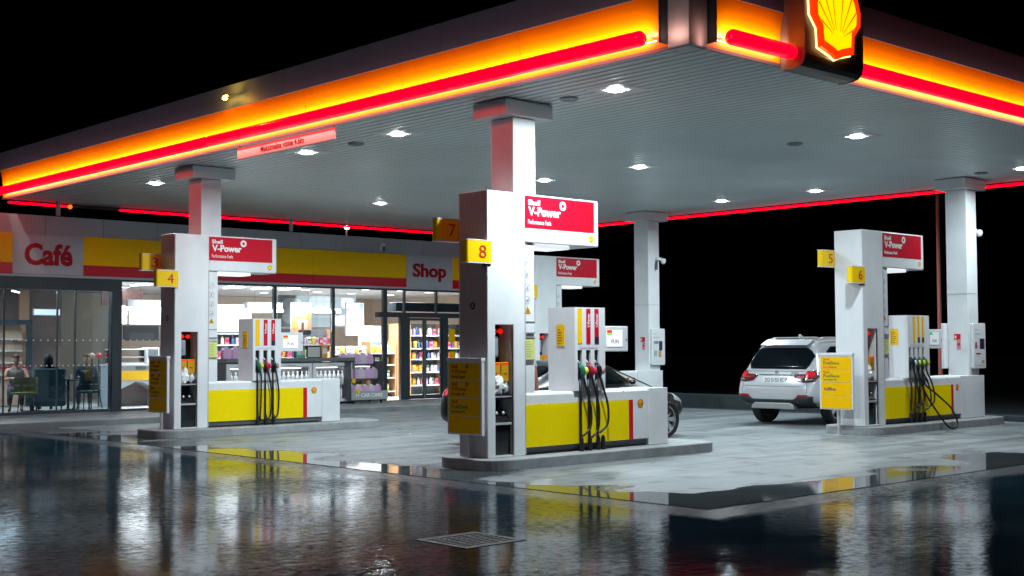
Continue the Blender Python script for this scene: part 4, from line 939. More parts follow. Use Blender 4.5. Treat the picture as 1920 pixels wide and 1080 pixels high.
# shelves inside
WOOD = mat('shelf_wood', (.50, .27, .12), .5, noise=.25, nscale=6); SHELF = mat('shelf_white', (.68, .68, .7), .4); SHD = mat('shelf_back_dark', (.10, .12, .13), .6)
def shelving(x0, x1, y, zs, lab, mback=SHD, msh=SHELF, ztop=2.3):
    e = empty('shelf_unit', ((x0+x1)/2, y, PZ+.005), 0, lab, 'shelf unit', 'shelf units in the shop'); h = (x1-x0)/2
    G().box(-h, h, .42, .46, 0, ztop-PZ).build('back_panel', mback, e)
    for q in (-h-.03, h): G().box(q, q+.03, 0, .46, 0, ztop-PZ).build('side_panel', WOOD, e)
    for z in zs: G().box(-h+.002, h-.002, 0, .418, z-PZ-.03, z-PZ).build('shelf', msh, e)
    return e
shelving(14.05, 15.35, 18.9, (.42, .82, 1.22, 1.55, 1.95), 'tall shelf unit of cleaning goods seen through the sliding doors')
shelving(15.42, 16.4, 18.9, (.42, .82, 1.22, 1.55, 1.95), 'tall shelf unit at the right beyond the shop doors')
shelving(12.04, 12.92, 18.2, (.30, .70, 1.08, 1.42), 'lower shelf unit of snack bags behind the left door jamb', ztop=1.75)
shelving(10.6, 11.95, 18.1, (.30, .68, 1.05, 1.40), 'low snack shelf unit behind the wheeled rack', ztop=1.45)
shelving(7.2, 8.8, 19.6, (.5, .9, 1.3, 1.68, 2.0), 'shelf unit of bottles below the big menu board', ztop=2.1)
shelving(10.1, 12.0, 20.0, (.5, .9, 1.3, 1.68), 'shelf unit of colourful drinks under the grey mural', ztop=2.15)
e = empty('wood_column', (13.12, 18.2, PZ+.005), 0, 'narrow orange wooden end panel beside the snack shelves', 'panel'); G().box(-.14, .14, 0, .4, 0, 2.15).build('panel', WOOD, e)
rr = random.Random(5)
prs = []
for i in range(9):
    k = i % 3; c_ = PM[(i*5+2) % 11]; c2 = PM[(i*3+1) % 11]
    prs.append(proto_bottle(.045, .25, c_, c2) if k == 0 else (proto_box(.12, .20, c_, c2) if k == 1 else proto_bag(.16, .22, c_, c2)))
def fill(x0, x1, y, zs, step, lab, cat, grp, P, hmax=.3):
    pts = []
    where = []
    for zi, z in enumerate(sorted(zs)):
        x = x0+step*.6; ki = 0
        while x < x1-step*.3: pts.append((x+rr.uniform(-.01, .01), y+rr.uniform(.05, .15), z+.005)); where.append((ki, zi)); ki += 1; x += step*rr.uniform(.92, 1.25)
    ps = [copy_tree(p_) for p_ in P]; rr.shuffle(ps)
    used = set()
    for q, (ki, zi) in zip(pts, where):
        p_ = rr.choice(ps); o = p_ if id(p_) not in used else copy_tree(p_)
        used.add(id(p_)); o.location = q; tag(o, '%s, %s from the left on the %s shelf from below %s' % (o.name.split('.')[0].replace('_', ' '), (ORD+['last'])[min(ki, 12)], ORD[zi], lab), cat, grp)
    for p_ in ps:
        if id(p_) not in used:
            for c_ in kids(p_): bpy.data.objects.remove(c_)
            bpy.data.objects.remove(p_)
fill(14.05, 15.35, 18.95, (.42, .82, 1.22, 1.55, 1.95), .135, 'behind the doors', 'goods', 'goods beyond the doors', prs)
fill(15.42, 16.4, 18.95, (.42, .82, 1.22, 1.55), .15, 'at far right', 'goods', 'goods at the far right', prs)
bags = [p_ for p_ in prs if 'bag' in p_.name]
fill(12.06, 12.9, 18.25, (.30, .70, 1.08, 1.42), .17, 'by the jamb', 'snack bag', 'snack bags by the door', bags)
fill(10.6, 11.95, 18.15, (.30, .68, 1.05, 1.40), .17, 'behind the rack', 'snack bag', 'snack bags on the low shelf', bags)
fill(7.2, 8.8, 19.65, (.9, 1.3, 1.68), .14, 'below the menu', 'goods', 'goods below the menu board', prs)
fill(10.1, 12.0, 20.05, (.9, 1.3, 1.68), .13, 'under the mural', 'goods', 'goods under the mural', prs)
for p_ in prs:
    for c_ in kids(p_): bpy.data.objects.remove(c_)
    bpy.data.objects.remove(p_)
# red and yellow toys near the left pylon
b0 = crumple((0, 0, .12), .12, 1, .7, 1.1, 5).build('plush_toy', mat('toy_yellow', (.75, .45, .03), .6)); b0.location = (6.62, 16.0-.1, 1.333) ; tag(b0, 'yellow orange bundle on the counter end by the left pylon', 'toy')
b0 = crumple((0, 0, .12), .12, 1, .7, 1.2, 6).build('plush_toy', mat('toy_red', (.7, .05, .07), .6)); b0.location = (6.85, 15.9, 1.333); tag(b0, 'red bundle on the counter end by the left pylon', 'toy')

# cafe counter with glass case
e = empty('cafe_counter', (4.85, 18.3, PZ+.005), 0, 'pale grey café counter with a yellow panel and a dark arched opening', 'counter')
CN = mat('counter_pale', (.5, .52, .55), .5, noise=.06)
G().prism([(-.75, 0), (-.62, 0), (-.55, .42), (-.1, .62), (.12, .60), (.52, .40), (.52, 0), (.85, 0), (.85, 1.02), (-.75, 1.02)], 'y', 0, .6).build('front', CN, e)
G().box(-.78, .88, -.03, .65, 1.021, 1.06).build('top', WHITE2, e)
G().box(-.48, .30, -.01, -.002, .66, .90).build('yellow_panel', YELD, e); G().box(-.1, .18, -.01, -.002, .92, 1.0).build('vent', SHD, e)
G().box(-.75, .84, .61, .64, 0, 1.0).build('back', BROWN, e)
g = empty('pastry_case', (4.75, 18.45, 1.195), 0, 'small glass pastry case with white trays on the café counter', 'display case')
G().box(-.6, .3, 0, .3, 0, .04).build('tray', WHITE2, g); G().box(-.6, .3, .0, .3, .17, .19).build('shelf', WHITE2, g); G().box(-.62, .32, -.01, .31, .36, .385).build('lid', WHITE2, g, bevel=.01)
for q in (-.61, .30): G().box(q, q+.012, 0, .3, .04, .36).build('end_glass', GLASS, g)
g = empty('coffee_machine', (5.32, 18.5, 1.195), 0, 'white and grey coffee machine on the right end of the café counter', 'coffee machine')
G().box(-.17, .19, 0, .3, .0, .42).build('body', WHITE2, g, bevel=.03); G().box(-.12, .14, -.02, -.001, .2, .38).build('panel', SHD, g); G().cyl((0, -.03, .18), (0, -.03, .12), .03).build('spout', STEEL, g)
b0 = G().box(-.5, .5, 0, .05, -.2, .2).build('wall_screen', BLACK); b0.location = (5.7, 19.9, 2.0); tag(b0, 'black screen below the menu boards over the café counter', 'screen')
b0 = G().box(-.6, .6, 0, .05, -.2, .25).build('brick_panel', mat('brick_pink', (.5, .28, .26), .7, noise=.5, nscale=25)); b0.location = (5.5, 20.6, 2.95); tag(b0, 'pinkish brick panel high on the café wall above the menu boards', 'panel')
# cafe inner doorway & cupboard
e = empty('inner_doorway', (2.45, 20.4, PZ+.005), 0, 'dark framed inner café doorway with shelves of bottles behind', 'doorway')
G().frame(-.5, .5, 0, 2.2, -.38, .38, .0, 2.08, 0, .1).build('frame', FRAME, e); G().box(-.36, .36, .3, .33, .02, 2.05).build('panel', mat('warm_panel', (.55, .35, .25), .6), e)
for z in (.8, 1.1, 1.4, 1.7): G().box(-.3, .3, .1, .29, z, z+.02).build('shelf', WHITE2, e)
e = empty('refrigerated_case', (1.25, 20.6, PZ+.005), 0, 'grey glass cabinet with white cups behind the man in the café', 'cabinet')
G().frame(-.75, .75, 0, 2.25, -.68, .68, .05, 2.1, 0, .4).build('frame', mat('cabinet_grey', (.3, .33, .36), .45), e); G().box(-.67, .67, .3, .35, .05, 2.09).build('back_panel', mat('cabinet_back', (.12, .13, .14), .6), e)
G().box(-.68, .68, .02, .3, 1.3, 1.33).build('shelf', WHITE2, e)
b0 = proto_bottle(.05, .2, WBOT, WBOT); place([b0], [(.75+i*.13, 20.75, PZ+1.34) for i in range(6)], (lambda i: 'white jar, %s from the left on the shelf of the grey café cabinet' % ORD[i]), 'jar', 'white jars in the café cabinet')
for k, (x, w) in enumerate(((.5, .5), (2.98, .26))):
    b0 = G().box(-w/2, w/2, 0, .06, PZ+.01, 3.2).build('wall_panel', mat('wood_tan', (.5, .28, .18), .6, noise=.15)); b0.location = (x, 21.0, 0); tag(b0, ['wide brown wall panel at the left end of the café', 'narrow orange brown wall panel right of the inner café doorway'][k], 'wall panel')

# ------------------------------------------------------------------ cars
def apply_mods(o):
    dg = bpy.context.evaluated_depsgraph_get(); dg.update()
    me = bpy.data.meshes.new_from_object(o.evaluated_get(dg)); o.modifiers.clear(); old = o.data; o.data = me; bpy.data.meshes.remove(old)
def car_body(name, stations, paint, parent, arches=(), arch_r=.38):
    """loft: stations of (x, zb, W, zs, Wr, zr); half ring mirrored"""
    vs = []; K = 11
    for (x, zb, w, zs, wr, zr) in stations:
        h = [(0, zb), (.6*w, zb), (.93*w, zb+.03), (w, zb+.2*(zs-zb)+.04), (w*1.0, zb+.62*(zs-zb)), (.985*w, zs-.07), (.945*w, zs),
             ((.93*w+wr)/2+.015, zs+(zr-zs)*.5), (wr, zs+(zr-zs)*.92), (.78*wr, zr-.012 if zr > zs+.1 else zr), (0, zr+.01)]
        ring = h+[(-y, z) for y, z in h[-2:0:-1]]
        vs += [(x, y, z) for y, z in ring]
    n = 2*K-2; f = []
    for i in range(len(stations)-1):
        for j in range(n): f.append((i*n+j, i*n+(j+1) % n, (i+1)*n+(j+1) % n, (i+1)*n+j))
    f += [tuple(range(n-1, -1, -1)), tuple((len(stations)-1)*n+j for j in range(n))]
    o = G().add(vs, f).build(name, paint, parent, smooth=True)
    m_ = o.modifiers.new('s', 'SUBSURF'); m_.levels = 2; m_.render_levels = 2
    apply_mods(o)
    bm = bmesh.new(); bm.from_mesh(o.data); bvh = BVHTree.FromBMesh(bm); bm.free()
    cut = []
    for (ax, az, w) in arches:
        for s_ in (-1, 1):
            c_ = G().cyl((ax, s_*(w-.42), az), (ax, s_*(w+.2), az), arch_r, n=28).build('cutter', paint); cut.append(c_)
            b_ = o.modifiers.new('b', 'BOOLEAN'); b_.object = c_; b_.solver = 'EXACT'; b_.operation = 'DIFFERENCE'
    if cut:
        apply_mods(o)
        for c_ in cut: bpy.data.objects.remove(c_)
    for p_ in o.data.polygons: p_.use_smooth = True
    e_ = o.modifiers.new('es', 'EDGE_SPLIT'); e_.split_angle = R(42)
    return o, bvh
def patch(name, bvh, poly, axis, side, m_, parent, off=.006, cuts=3, thick=.012):
    """2-D outline projected on the body: axis 'y' = side view (x,z), 'x' = rear/front view (y,z), 'z' = top view (x,y)"""
    bm = bmesh.new(); vv = [bm.verts.new((p[0], p[1], 0)) for p in poly]; bm.faces.new(vv)
    bmesh.ops.triangulate(bm, faces=bm.faces[:])
    for _ in range(cuts): bmesh.ops.subdivide_edges(bm, edges=bm.edges[:], cuts=1, use_grid_fill=True)
    bmesh.ops.triangulate(bm, faces=bm.faces[:])
    for v in bm.verts:
        a, b_ = v.co.x, v.co.y
        if axis == 'y': o = Vector((a, side*3, b_)); d = Vector((0, -side, 0))
        elif axis == 'x': o = Vector((side*8, a, b_)); d = Vector((-side, 0, 0))
        else: o = Vector((a, b_, 5)); d = Vector((0, 0, -1))
        h = bvh.ray_cast(o, d)
        if h[0] is None:
            h = bvh.find_nearest(Vector((a, side, b_)) if axis == 'y' else Vector((0 if side < 0 else 4.5, a, b_)))
        v.co = h[0]-d*off
    me = bpy.data.meshes.new(name); bmesh.ops.recalc_face_normals(bm, faces=bm.faces); bm.to_mesh(me); bm.free(); me.materials.append(m_)
    for p_ in me.polygons: p_.use_smooth = True
    o = bpy.data.objects.new(name, me); C.objects.link(o); o.parent = parent
    s_ = o.modifiers.new('sol', 'SOLIDIFY'); s_.thickness = thick; s_.offset = 0
    return o
TYRE = mat('tyre_rubber', (.012, .012, .013), .6, bump=.2, bscale=80); ALLOY = mat('alloy_silver', (.62, .63, .65), .25, metal=.7); DKM = mat('dark_metal', (.03, .03, .035), .4)
def wheel(parent, x, y, z, r, side, spokes=7, rimr=None):
    e = empty('wheel', (x, y, z)); e.parent = parent; w = .22; rr_ = rimr or r*.72
    prof = [(rr_*.97, -w/2+.02), (r*.94, -w/2), (r, -w/2+.03), (r, w/2-.03), (r*.94, w/2), (rr_*.97, w/2-.02), (rr_*.90, 0)]
    G().lathe(prof, n=36, axis='y', ring=True).build('tyre', TYRE, e, smooth=False)
    s_ = side*1.0; yo = s_*(w/2-.025)
    g = G().lathe([(rr_*.99, -w/2+.03), (rr_*.99, w/2-.03), (rr_*.90, w/2-.04), (rr_*.88, -w/2+.03)], n=36, axis='y', ring=True)
    for k in range(spokes):
        a = 2*PI*k/spokes
        for da in ((0,)):
            c0, s0 = math.cos(a), math.sin(a); n2 = Vector((-s0, 0, c0)); d = Vector((c0, 0, s0))
            q = [d*.05-n2*.03, d*.05+n2*.03, d*rr_*.93+n2*.045, d*rr_*.93-n2*.045]
            g.add([(p_.x, yo-s_*.02+(-s_*.0), p_.z) for p_ in q]+[(p_.x, yo-s_*.055, p_.z) for p_ in q], [(0, 1, 2, 3), (7, 6, 5, 4), (0, 1, 5, 4), (1, 2, 6, 5), (2, 3, 7, 6), (3, 0, 4, 7)])
    g.cyl((0, yo-s_*.06, 0), (0, yo-s_*.01, 0), .065, n=16)
    g.build('rim', ALLOY, e)
    G().cyl((0, -s_*(w/2-.02), 0), (0, yo-s_*.09, 0), rr_*.86, n=24).build('brake_disc', DKM, e)
    return e
GB = mat('car_window_black', (.002, .004, .006), .12, spec=.18)

# white SUV
suv = empty('white_suv', (11.02, 3.36, 0), 0, 'white sport utility car parked with its rear towards the camera on the right', 'car')
PW = mat('car_paint_white', (.40, .41, .43), .25, coat=.8, metal=.1)
ST = [(0.00, .50, .74, .60, .60, .70), (.04, .43, .86, .72, .70, .84), (.12, .40, .925, .86, .73, 1.0), (.20, .38, .95, .98, .74, 1.13), (.32, .36, .96, 1.03, .70, 1.36), (.44, .34, .965, 1.06, .665, 1.58), (.58, .33, .97, 1.07, .64, 1.70),
      (.9, .31, .97, 1.07, .64, 1.735), (1.6, .30, .97, 1.06, .65, 1.755), (2.4, .30, .97, 1.05, .65, 1.755), (2.95, .30, .97, 1.04, .63, 1.69), (3.4, .30, .965, 1.03, .62, 1.42), (3.72, .30, .96, 1.02, .66, 1.13), (4.2, .30, .94, .97, .68, 1.05), (4.62, .34, .88, .86, .62, .92), (4.86, .42, .72, .66, .52, .72)]
body, bv = car_body('body', ST, PW, suv, ((.92, .37, .97), (3.85, .37, .97)), .44)
patch('rear_window', bv, [(-.66, 1.13), (.66, 1.13), (.72, 1.21), (.745, 1.38), (.66, 1.49), (.55, 1.55), (-.55, 1.55), (-.66, 1.49), (-.745, 1.38), (-.72, 1.21)], 'x', -1, GB, suv, .010)
sp = G().prism([(.41, 1.585), (.36, 1.605), (.60, 1.722), (.70, 1.70)], 'y', -.56, .56).build('roof_spoiler', PW, suv, bevel=.012)
patch('tailgate_line', bv, [(-.78, 1.08), (.78, 1.08), (.78, 1.095), (-.78, 1.095)], 'x', -1, mat('shut_line', (.25, .26, .28), .4), suv, .004)
for s_ in (-1, 1):
    patch('shut_line', bv, [(s_*.775, .66), (s_*.783, .66), (s_*.735, 1.12), (s_*.727, 1.12)], 'x', -1, mat('shut_line', (.25, .26, .28), .4), suv, .004)
    t_ = patch('tail_light', bv, [(s_*.44, 1.0), (s_*.52, .90), (s_*.72, .87), (s_*.90, .89), (s_*.925, .97), (s_*.915, 1.07), (s_*.84, 1.105), (s_*.72, 1.09), (s_*.70, 1.03), (s_*.46, 1.02)], 'x', -1, mat('tail_dark', (.06, .004, .01), .12, coat=1), suv, .018, 4)
    patch('lamp_red', bv, [(s_*.71, .96), (s_*.85, .96), (s_*.87, 1.0), (s_*.86, 1.07), (s_*.80, 1.085), (s_*.71, 1.07)], 'x', -1, mat('tail_red', (.55, .005, .015), .15, emit=(.8, .01, .02), es=.05, coat=.5), t_, .028, 4)
    patch('lamp_red', bv, [(s_*.50, .965), (s_*.69, .945), (s_*.69, 1.01), (s_*.51, 1.0)], 'x', -1, mat('tail_red2', (.25, .005, .012), .15, coat=1), t_, .026, 4)
    patch('lamp_clear', bv, [(s_*.73, .905), (s_*.86, .91), (s_*.86, .94), (s_*.73, .935)], 'x', -1, mat('lamp_clear', (.16, .17, .18), .2), t_, .028, 4)
    patch('bumper_reflector', bv, [(s_*.56, .585), (s_*.60, .625), (s_*.80, .63), (s_*.84, .605)], 'x', -1, mat('reflector_red', (.35, .01, .02), .2), suv, .020)
    G().lathe([(.036, -.012), (.045, -.012), (.045, .1), (.036, .1)], (.0, s_*.64, .50), 16, 'x', True).build('exhaust', DKM, suv)
patch('bumper_trim', bv, [(-.78, .385), (.78, .385), (.88, .44), (.90, .60), (.84, .60), (.60, .60), (.48, .53), (-.48, .53), (-.60, .60), (-.84, .60), (-.90, .60), (-.88, .44)], 'x', -1, mat('trim_black', (.015, .016, .018), .5), suv, .014)
G().prism([(-.52, .335), (.52, .335), (.50, .41), (.42, .46), (-.42, .46), (-.50, .41)], 'x', -.02, .12).build('skid_plate', mat('skid_silver', (.36, .37, .38), .3, metal=.6), suv, bevel=.015)
patch('crease_shadow', bv, [(-.70, .785), (.70, .785), (.70, .793), (-.70, .793)], 'x', -1, mat('shut_line', (.25, .26, .28), .4), suv, .003); patch('lower_apron', bv, [(-.76, .345), (.76, .345), (.86, .43), (-.86, .43)], 'x', -1, mat('trim_black', (.015, .016, .018), .5), suv, .010)
pl = patch('plate_recess', bv, [(-.40, 1.005), (.40, 1.005), (.40, 1.018), (-.40, 1.018)], 'x', -1, mat('recess_dark', (.02, .03, .035), .4), suv, .010)
pt = G().box(.055, .075, -.27, .27, .845, .975).build('number_plate', mat('plate_white', (.7, .71, .72), .35), suv, bevel=.004)
text('plate_text', 'ZG·5152 IC', (.054, .23, .872), (0, -1, 0), (0, 0, 1), .46, .075, TXTD, pt, .01, .001)
bd = G().lathe([(.045, 0), (.045, -.012), (.0, -.016)], (.155, 0, 1.06), 20, 'x').build('badge', ALLOY, suv)
G().lathe([(.030, -.012), (.030, -.018), (0, -.018)], (.155, 0, 1.06), 16, 'x').build('badge_centre', mat('badge_blue', (.15, .2, .3), .3), bd)
G().box(.13, .15, -.52, -.36, 1.035, 1.065).build('model_badge', ALLOY, suv)
G().tube([(.21, .0, 1.17), (.25, -.08, 1.20), (.29, -.30, 1.23)], .010, 6).build('rear_wiper', BLACK, suv)
for s_ in (-1, 1):
    patch('side_window', bv, [(.66, 1.14), (.98, 1.10), (1.35, 1.09), (1.35, 1.58), (.98, 1.57), (.80, 1.48)], 'y', s_, GB, suv, .008)
    patch('side_window', bv, [(1.41, 1.09), (2.22, 1.08), (2.22, 1.60), (1.41, 1.58)], 'y', s_, GB, suv, .008)
    patch('side_window', bv, [(2.28, 1.08), (3.35, 1.06), (3.05, 1.40), (2.70, 1.57), (2.28, 1.60)], 'y', s_, GB, suv, .008)
    patch('sill_trim', bv, [(1.42, .33), (3.36, .33), (3.36, .42), (1.42, .42)], 'y', s_, mat('trim_black', (.015, .016, .018), .5), suv, .01)
    G().tube([(.75, s_*.585, 1.725), (.95, s_*.585, 1.755), (2.4, s_*.59, 1.775), (2.75, s_*.57, 1.73)], .013, 8).build('roof_rail', ALLOY, suv, smooth=True)
    for ax in (.92, 3.85): wheel(suv, ax, s_*.835, .375, .375, s_, 5)
    G().sphere((3.05, s_*1.06, 1.12), .11, .8, 1.0, .75).build('wing_mirror', PW, suv, smooth=True)
G().prism([(.95, 1.745), (1.13, 1.745), (.97, 1.83), (.95, 1.825)], 'y', -.02, .02).build('roof_fin', PW, suv, bevel=.008)
patch('windscreen', bv, [(-.62, 1.17), (.62, 1.17), (.55, 1.58), (-.55, 1.58)], 'x', 1, GB, suv, .008)

# dark saloon behind the nearest island
GLASSG = glassmat('car_glass_green', (.55, .70, .60))
sal = empty('dark_saloon', (3.15, 3.50, 0), 0, 'glossy dark saloon car being fuelled between the nearest pump and the shop', 'car')
PD = mat('car_paint_dark', (.003, .005, .008), .3, spec=.3, coat=.35)
SD = [(0.0, .42, .74, .60, .58, .70), (.04, .36, .82, .78, .66, .86), (.13, .33, .85, .90, .67, 1.0), (.35, .30, .855, .93, .62, 1.03), (.85, .28, .868, .95, .58, 1.05), (1.15, .27, .87, .95, .56, 1.17), (1.55, .27, .87, .945, .53, 1.345), (1.95, .27, .87, .94, .53, 1.40),
      (2.35, .27, .87, .935, .53, 1.40), (2.62, .27, .87, .93, .53, 1.34), (2.94, .27, .87, .92, .54, 1.13), (3.18, .27, .868, .90, .60, .955), (3.6, .27, .86, .84, .62, .885), (4.05, .28, .84, .77, .62, .81), (4.34, .32, .77, .66, .52, .70), (4.48, .40, .62, .56, .45, .60)]
body, bd_ = car_body('body', SD, PD, sal, ((.96, .31, .87), (3.79, .31, .87)), .365)
for s_ in (-1, 1):
    patch('side_window', bd_, [(1.02, .99), (1.30, 1.10), (1.62, 1.29), (1.92, 1.345), (1.92, .985)], 'y', s_, CARGL if s_ < 0 else GB, sal, .008)
    patch('side_window', bd_, [(1.98, .975), (1.98, 1.34), (2.34, 1.34), (2.58, 1.28), (2.92, 1.03), (2.95, .975)], 'y', s_, GLASSG, sal, .008)
    tl = patch('tail_light', bd_, [(s_*.42, .82), (s_*.80, .80), (s_*.82, .88), (s_*.78, .95), (s_*.42, .93)], 'x', -1, mat('tail_red3', (.5, .01, .03), .15, emit=(.7, .01, .05), es=.15, coat=1), sal, .012)
    patch('tail_light_side', bd_, [(.06, .80), (.30, .80), (.30, .88), (.10, .93)], 'y', s_, mat('tail_red3', (.5, .01, .03), .15), tl, .010)
    hl_ = patch('headlight', bd_, [(4.02, .66), (4.30, .60), (4.32, .70), (4.05, .77)], 'y', s_, mat('headlight_clear', (.55, .58, .6), .08, coat=1), sal, .008)
    for ax in (.96, 3.79): wheel(sal, ax, s_*.765, .32, .32, s_, 7, .255)
    G().sphere((2.80, s_*.95, 1.0), .06, .8, 1.1, .75).build('wing_mirror', PD, sal, smooth=True)
    patch('door_trim', bd_, [(1.3, .56), (3.3, .55), (3.3, .585), (1.3, .595)], 'y', s_, mat('trim_black', (.015, .016, .018), .5), sal, .012)
ct = G().prism([(2.03, 1.0), (2.03, 1.31), (2.33, 1.31), (2.54, 1.25), (2.85, 1.01)], 'y', -1.2, 1.2).build('cutter', PD)
ct2 = G().prism([(2.04, 1.001), (2.04, 1.309), (2.70, 1.309), (3.35, 1.001)], 'y', -.63, .63).build('cutter', PD)
bm2 = body.modifiers.new('cabin2', 'BOOLEAN'); bm2.object = ct2; bm2.solver = 'EXACT'
bm_ = body.modifiers.new('cabin', 'BOOLEAN'); bm_.object = ct; bm_.solver = 'EXACT'; body.modifiers.move(2, 0); body.modifiers.move(2, 1); apply_mods(body); bpy.data.objects.remove(ct); bpy.data.objects.remove(ct2)
for p_ in body.data.polygons: p_.use_smooth = True
e_ = body.modifiers.new('es', 'EDGE_SPLIT'); e_.split_angle = R(42)
patch('rear_window', bd_, [(-.52, 1.08), (.52, 1.08), (.46, 1.30), (-.46, 1.30)], 'x', -1, GB, sal, .008)
patch('windscreen', bd_, [(-.64, .99), (.64, .99), (.55, 1.33), (-.55, 1.33)], 'x', 1, GLASSG, sal, .008)
patch('front_bumper', bd_, [(-.6, .42), (.6, .42), (.6, .50), (-.6, .50)], 'x', 1, mat('trim_black', (.015, .016, .018), .5), sal, .012)
G().prism([(.10, .985), (.06, 1.0), (.30, 1.055), (.34, 1.035)], 'y', -.60, .60).build('boot_lip', PD, sal, bevel=.006)
G().box(-.0, .03, -.26, .26, .60, .70).build('number_plate', mat('plate_white', (.7, .71, .72), .35), sal, bevel=.004)

# ------------------------------------------------------------------ people
def skin_mesh(name, chains, m_, parent=None, loc=None, rz=0, sub=1):
    """chains: list of lists of (x,y,z,r); a first point equal to an earlier point joins there"""
    vs = []; es = []; rs = []; idx = {}
    for ch in chains:
        prev = None
        for p_ in ch:
            k = (round(p_[0], 4), round(p_[1], 4), round(p_[2], 4))
            if k not in idx: idx[k] = len(vs); vs.append(k); rs.append(p_[3])
            i = idx[k]
            if prev is not None and prev != i: es.append((prev, i))
            prev = i
    me = bpy.data.meshes.new(name); me.from_pydata(vs, es, []); o = bpy.data.objects.new(name, me); C.objects.link(o)
    m1 = o.modifiers.new('skin', 'SKIN'); m1.use_smooth_shade = True
    sv = me.skin_vertices[0].data
    for i, r_ in enumerate(rs):
        rr_ = r_ if isinstance(r_, tuple) else (r_, r_); sv[i].radius = rr_; sv[i].use_root = (i == 0)
    m2 = o.modifiers.new('sub', 'SUBSURF'); m2.levels = sub; m2.render_levels = sub
    apply_mods(o); o.data.materials.clear(); o.data.materials.append(m_)
    for p_ in o.data.polygons: p_.use_smooth = True
    if parent: o.parent = parent
    if loc: o.location = loc; o.rotation_euler = (0, 0, rz)
    return o
def fingers(w, h):
    """five unequal bent fingers from wrist w towards palm direction h"""
    w = Vector(w); h = Vector(h).normalized(); s_ = h.cross(Vector((0, 0, 1))); s_ = (s_ if s_.length > .1 else Vector((1, 0, 0))).normalized(); dn = h.cross(s_).normalized()
    palm = w+h*.055; out = [[(*w, .024), (*palm, .030)]]
    for k, L in enumerate((.062, .075, .07, .055)):
        b_ = palm+s_*((k-1.5)*.019)+h*.03; m1 = b_+h*L*.5+dn*.004; e_ = b_+h*L*.9+dn*.02
        out.append([(*palm, .030), (*b_, .0095), (*m1, .0085), (*e_, .007)])
    tb = w+h*.03+s_*.035; out.append([(*w, .024), (*tb, .011), (*(tb+h*.03+s_*.012), .009), (*(tb+h*.052+s_*.008), .008)])
    return out
def person(label, J, cols, loc, rz, hood=False, hair_c=(.03, .02, .015), apron=None):
    """J: joint dict in metres, local frame: facing -y, x = person's left to the right of the picture"""
    e = empty('person', loc, rz, label, 'person')
    sk = mat('skin_%.2f' % cols[0][0], cols[0], .55); hp = J['hip']; ch = J['chest']; nk = J['neck']; hd = J['head']
    up_ = (Vector(hd)-Vector(nk)).normalized()
    chains = [[(*hp, (.13, .10)), (*((Vector(hp)+Vector(ch))/2), (.125, .095)), (*ch, (.15, .10)), (*nk, .052), (*(Vector(nk)+up_*.05), .050)]]
    chains.append([(*(Vector(nk)+up_*.05), .050), (*(Vector(hd)+Vector((0, -.012, -.06))), (.060, .066)), (*(Vector(hd)+Vector((0, -.0, -.0))), (.076, .090)), (*(Vector(hd)+Vector((0, .01, .07))), (.070, .082)), (*(Vector(hd)+Vector((0, .01, .105))), (.035, .045))])
    for s_ in 'lr':
        sh, el, wr, hn = J['sh'+s_], J['el'+s_], J['wr'+s_], J['hand'+s_]
        chains.append([(*ch, (.15, .10)), (*sh, .058), (*((Vector(sh)+Vector(el))/2), .047), (*el, .039), (*((Vector(el)*.6+Vector(wr)*.4)), .037), (*wr, .026)])
        chains += fingers(wr, hn)
        hj, kn, an, to = J['hj'+s_], J['kn'+s_], J['an'+s_], J['toe'+s_]
        chains.append([(*hp, (.13, .10)), (*hj, .085), (*((Vector(hj)+Vector(kn))/2), .075), (*kn, .055), (*((Vector(kn)*.65+Vector(an)*.35)), .052), (*an, .035), (*to, .030)])
    body = skin_mesh('body', chains, sk, e)
    H = Vector(hd)
    g = G().sphere((H.x-.032, H.y-.082, H.z+.01), .011).build('eye', mat('eye_dark', (.02, .015, .01), .2), e); G().sphere((H.x+.032, H.y-.082, H.z+.01), .011).build('eye', mat('eye_dark', (.02, .015, .01), .2), e)
    G().prism([(H.x-.014, H.z-.03), (H.x+.014, H.z-.03), (H.x+.006, H.z+.015), (H.x-.006, H.z+.015)], 'y', H.y-.108, H.y-.08).build('nose', sk, e, bevel=.006)
    G().box(H.x-.024, H.x+.024, H.y-.094, H.y-.084, H.z-.058, H.z-.048).build('mouth', mat('lips', (.35, .12, .1), .5), e, bevel=.003)
    for q in (-1, 1): G().sphere((H.x+q*.079, H.y+.005, H.z-.005), .026, .35, .7, 1.1).build('ear', sk, e, smooth=True)
    hm = mat('hair_%.3f' % hair_c[0], hair_c, .7, bump=.3, bscale=80)
    g = G().sphere((0, 0, 0), 1, n=18, m=12); keep = []
    g.v = [(H.x+v[0]*.090, H.y+.018+v[1]*.102, H.z+.045+v[2]*.098) if v[2] > .12 or v[1] > .45 else (H.x+v[0]*.06, H.y+.05+v[1]*.04, H.z+.06+v[2]*.04) for v in g.v]
    g.build('hair', hm, e, smooth=True)
    cl = mat('shirt_%.3f%.3f' % cols[1][:2], cols[1], .8, noise=.3, nscale=18)
    tc_ = [[(*hp, (.155, .125)), (*((Vector(hp)+Vector(ch))/2), (.150, .118)), (*ch, (.175, .125)), (*(Vector(nk)-up_*.01), .066)]]
    for s_ in 'lr':
        sh, el, wr = J['sh'+s_], J['el'+s_], J['wr'+s_]
        full = J.get('sleeves', 'short') == 'long'
        q = [(*ch, (.175, .125)), (*sh, .076), (*(Vector(sh).lerp(Vector(el), .5)), .066)]
        if full: q += [(*el, .054), (*(Vector(el).lerp(Vector(wr), .85)), .040)]
        elif J.get('sleeves') == 'none': q = q[:2]
        tc_.append(q)
    skin_mesh('shirt', tc_, cl, e)
    tm = mat('trousers_%.3f%.3f' % cols[2][:2], cols[2], .8)
    tr_ = []
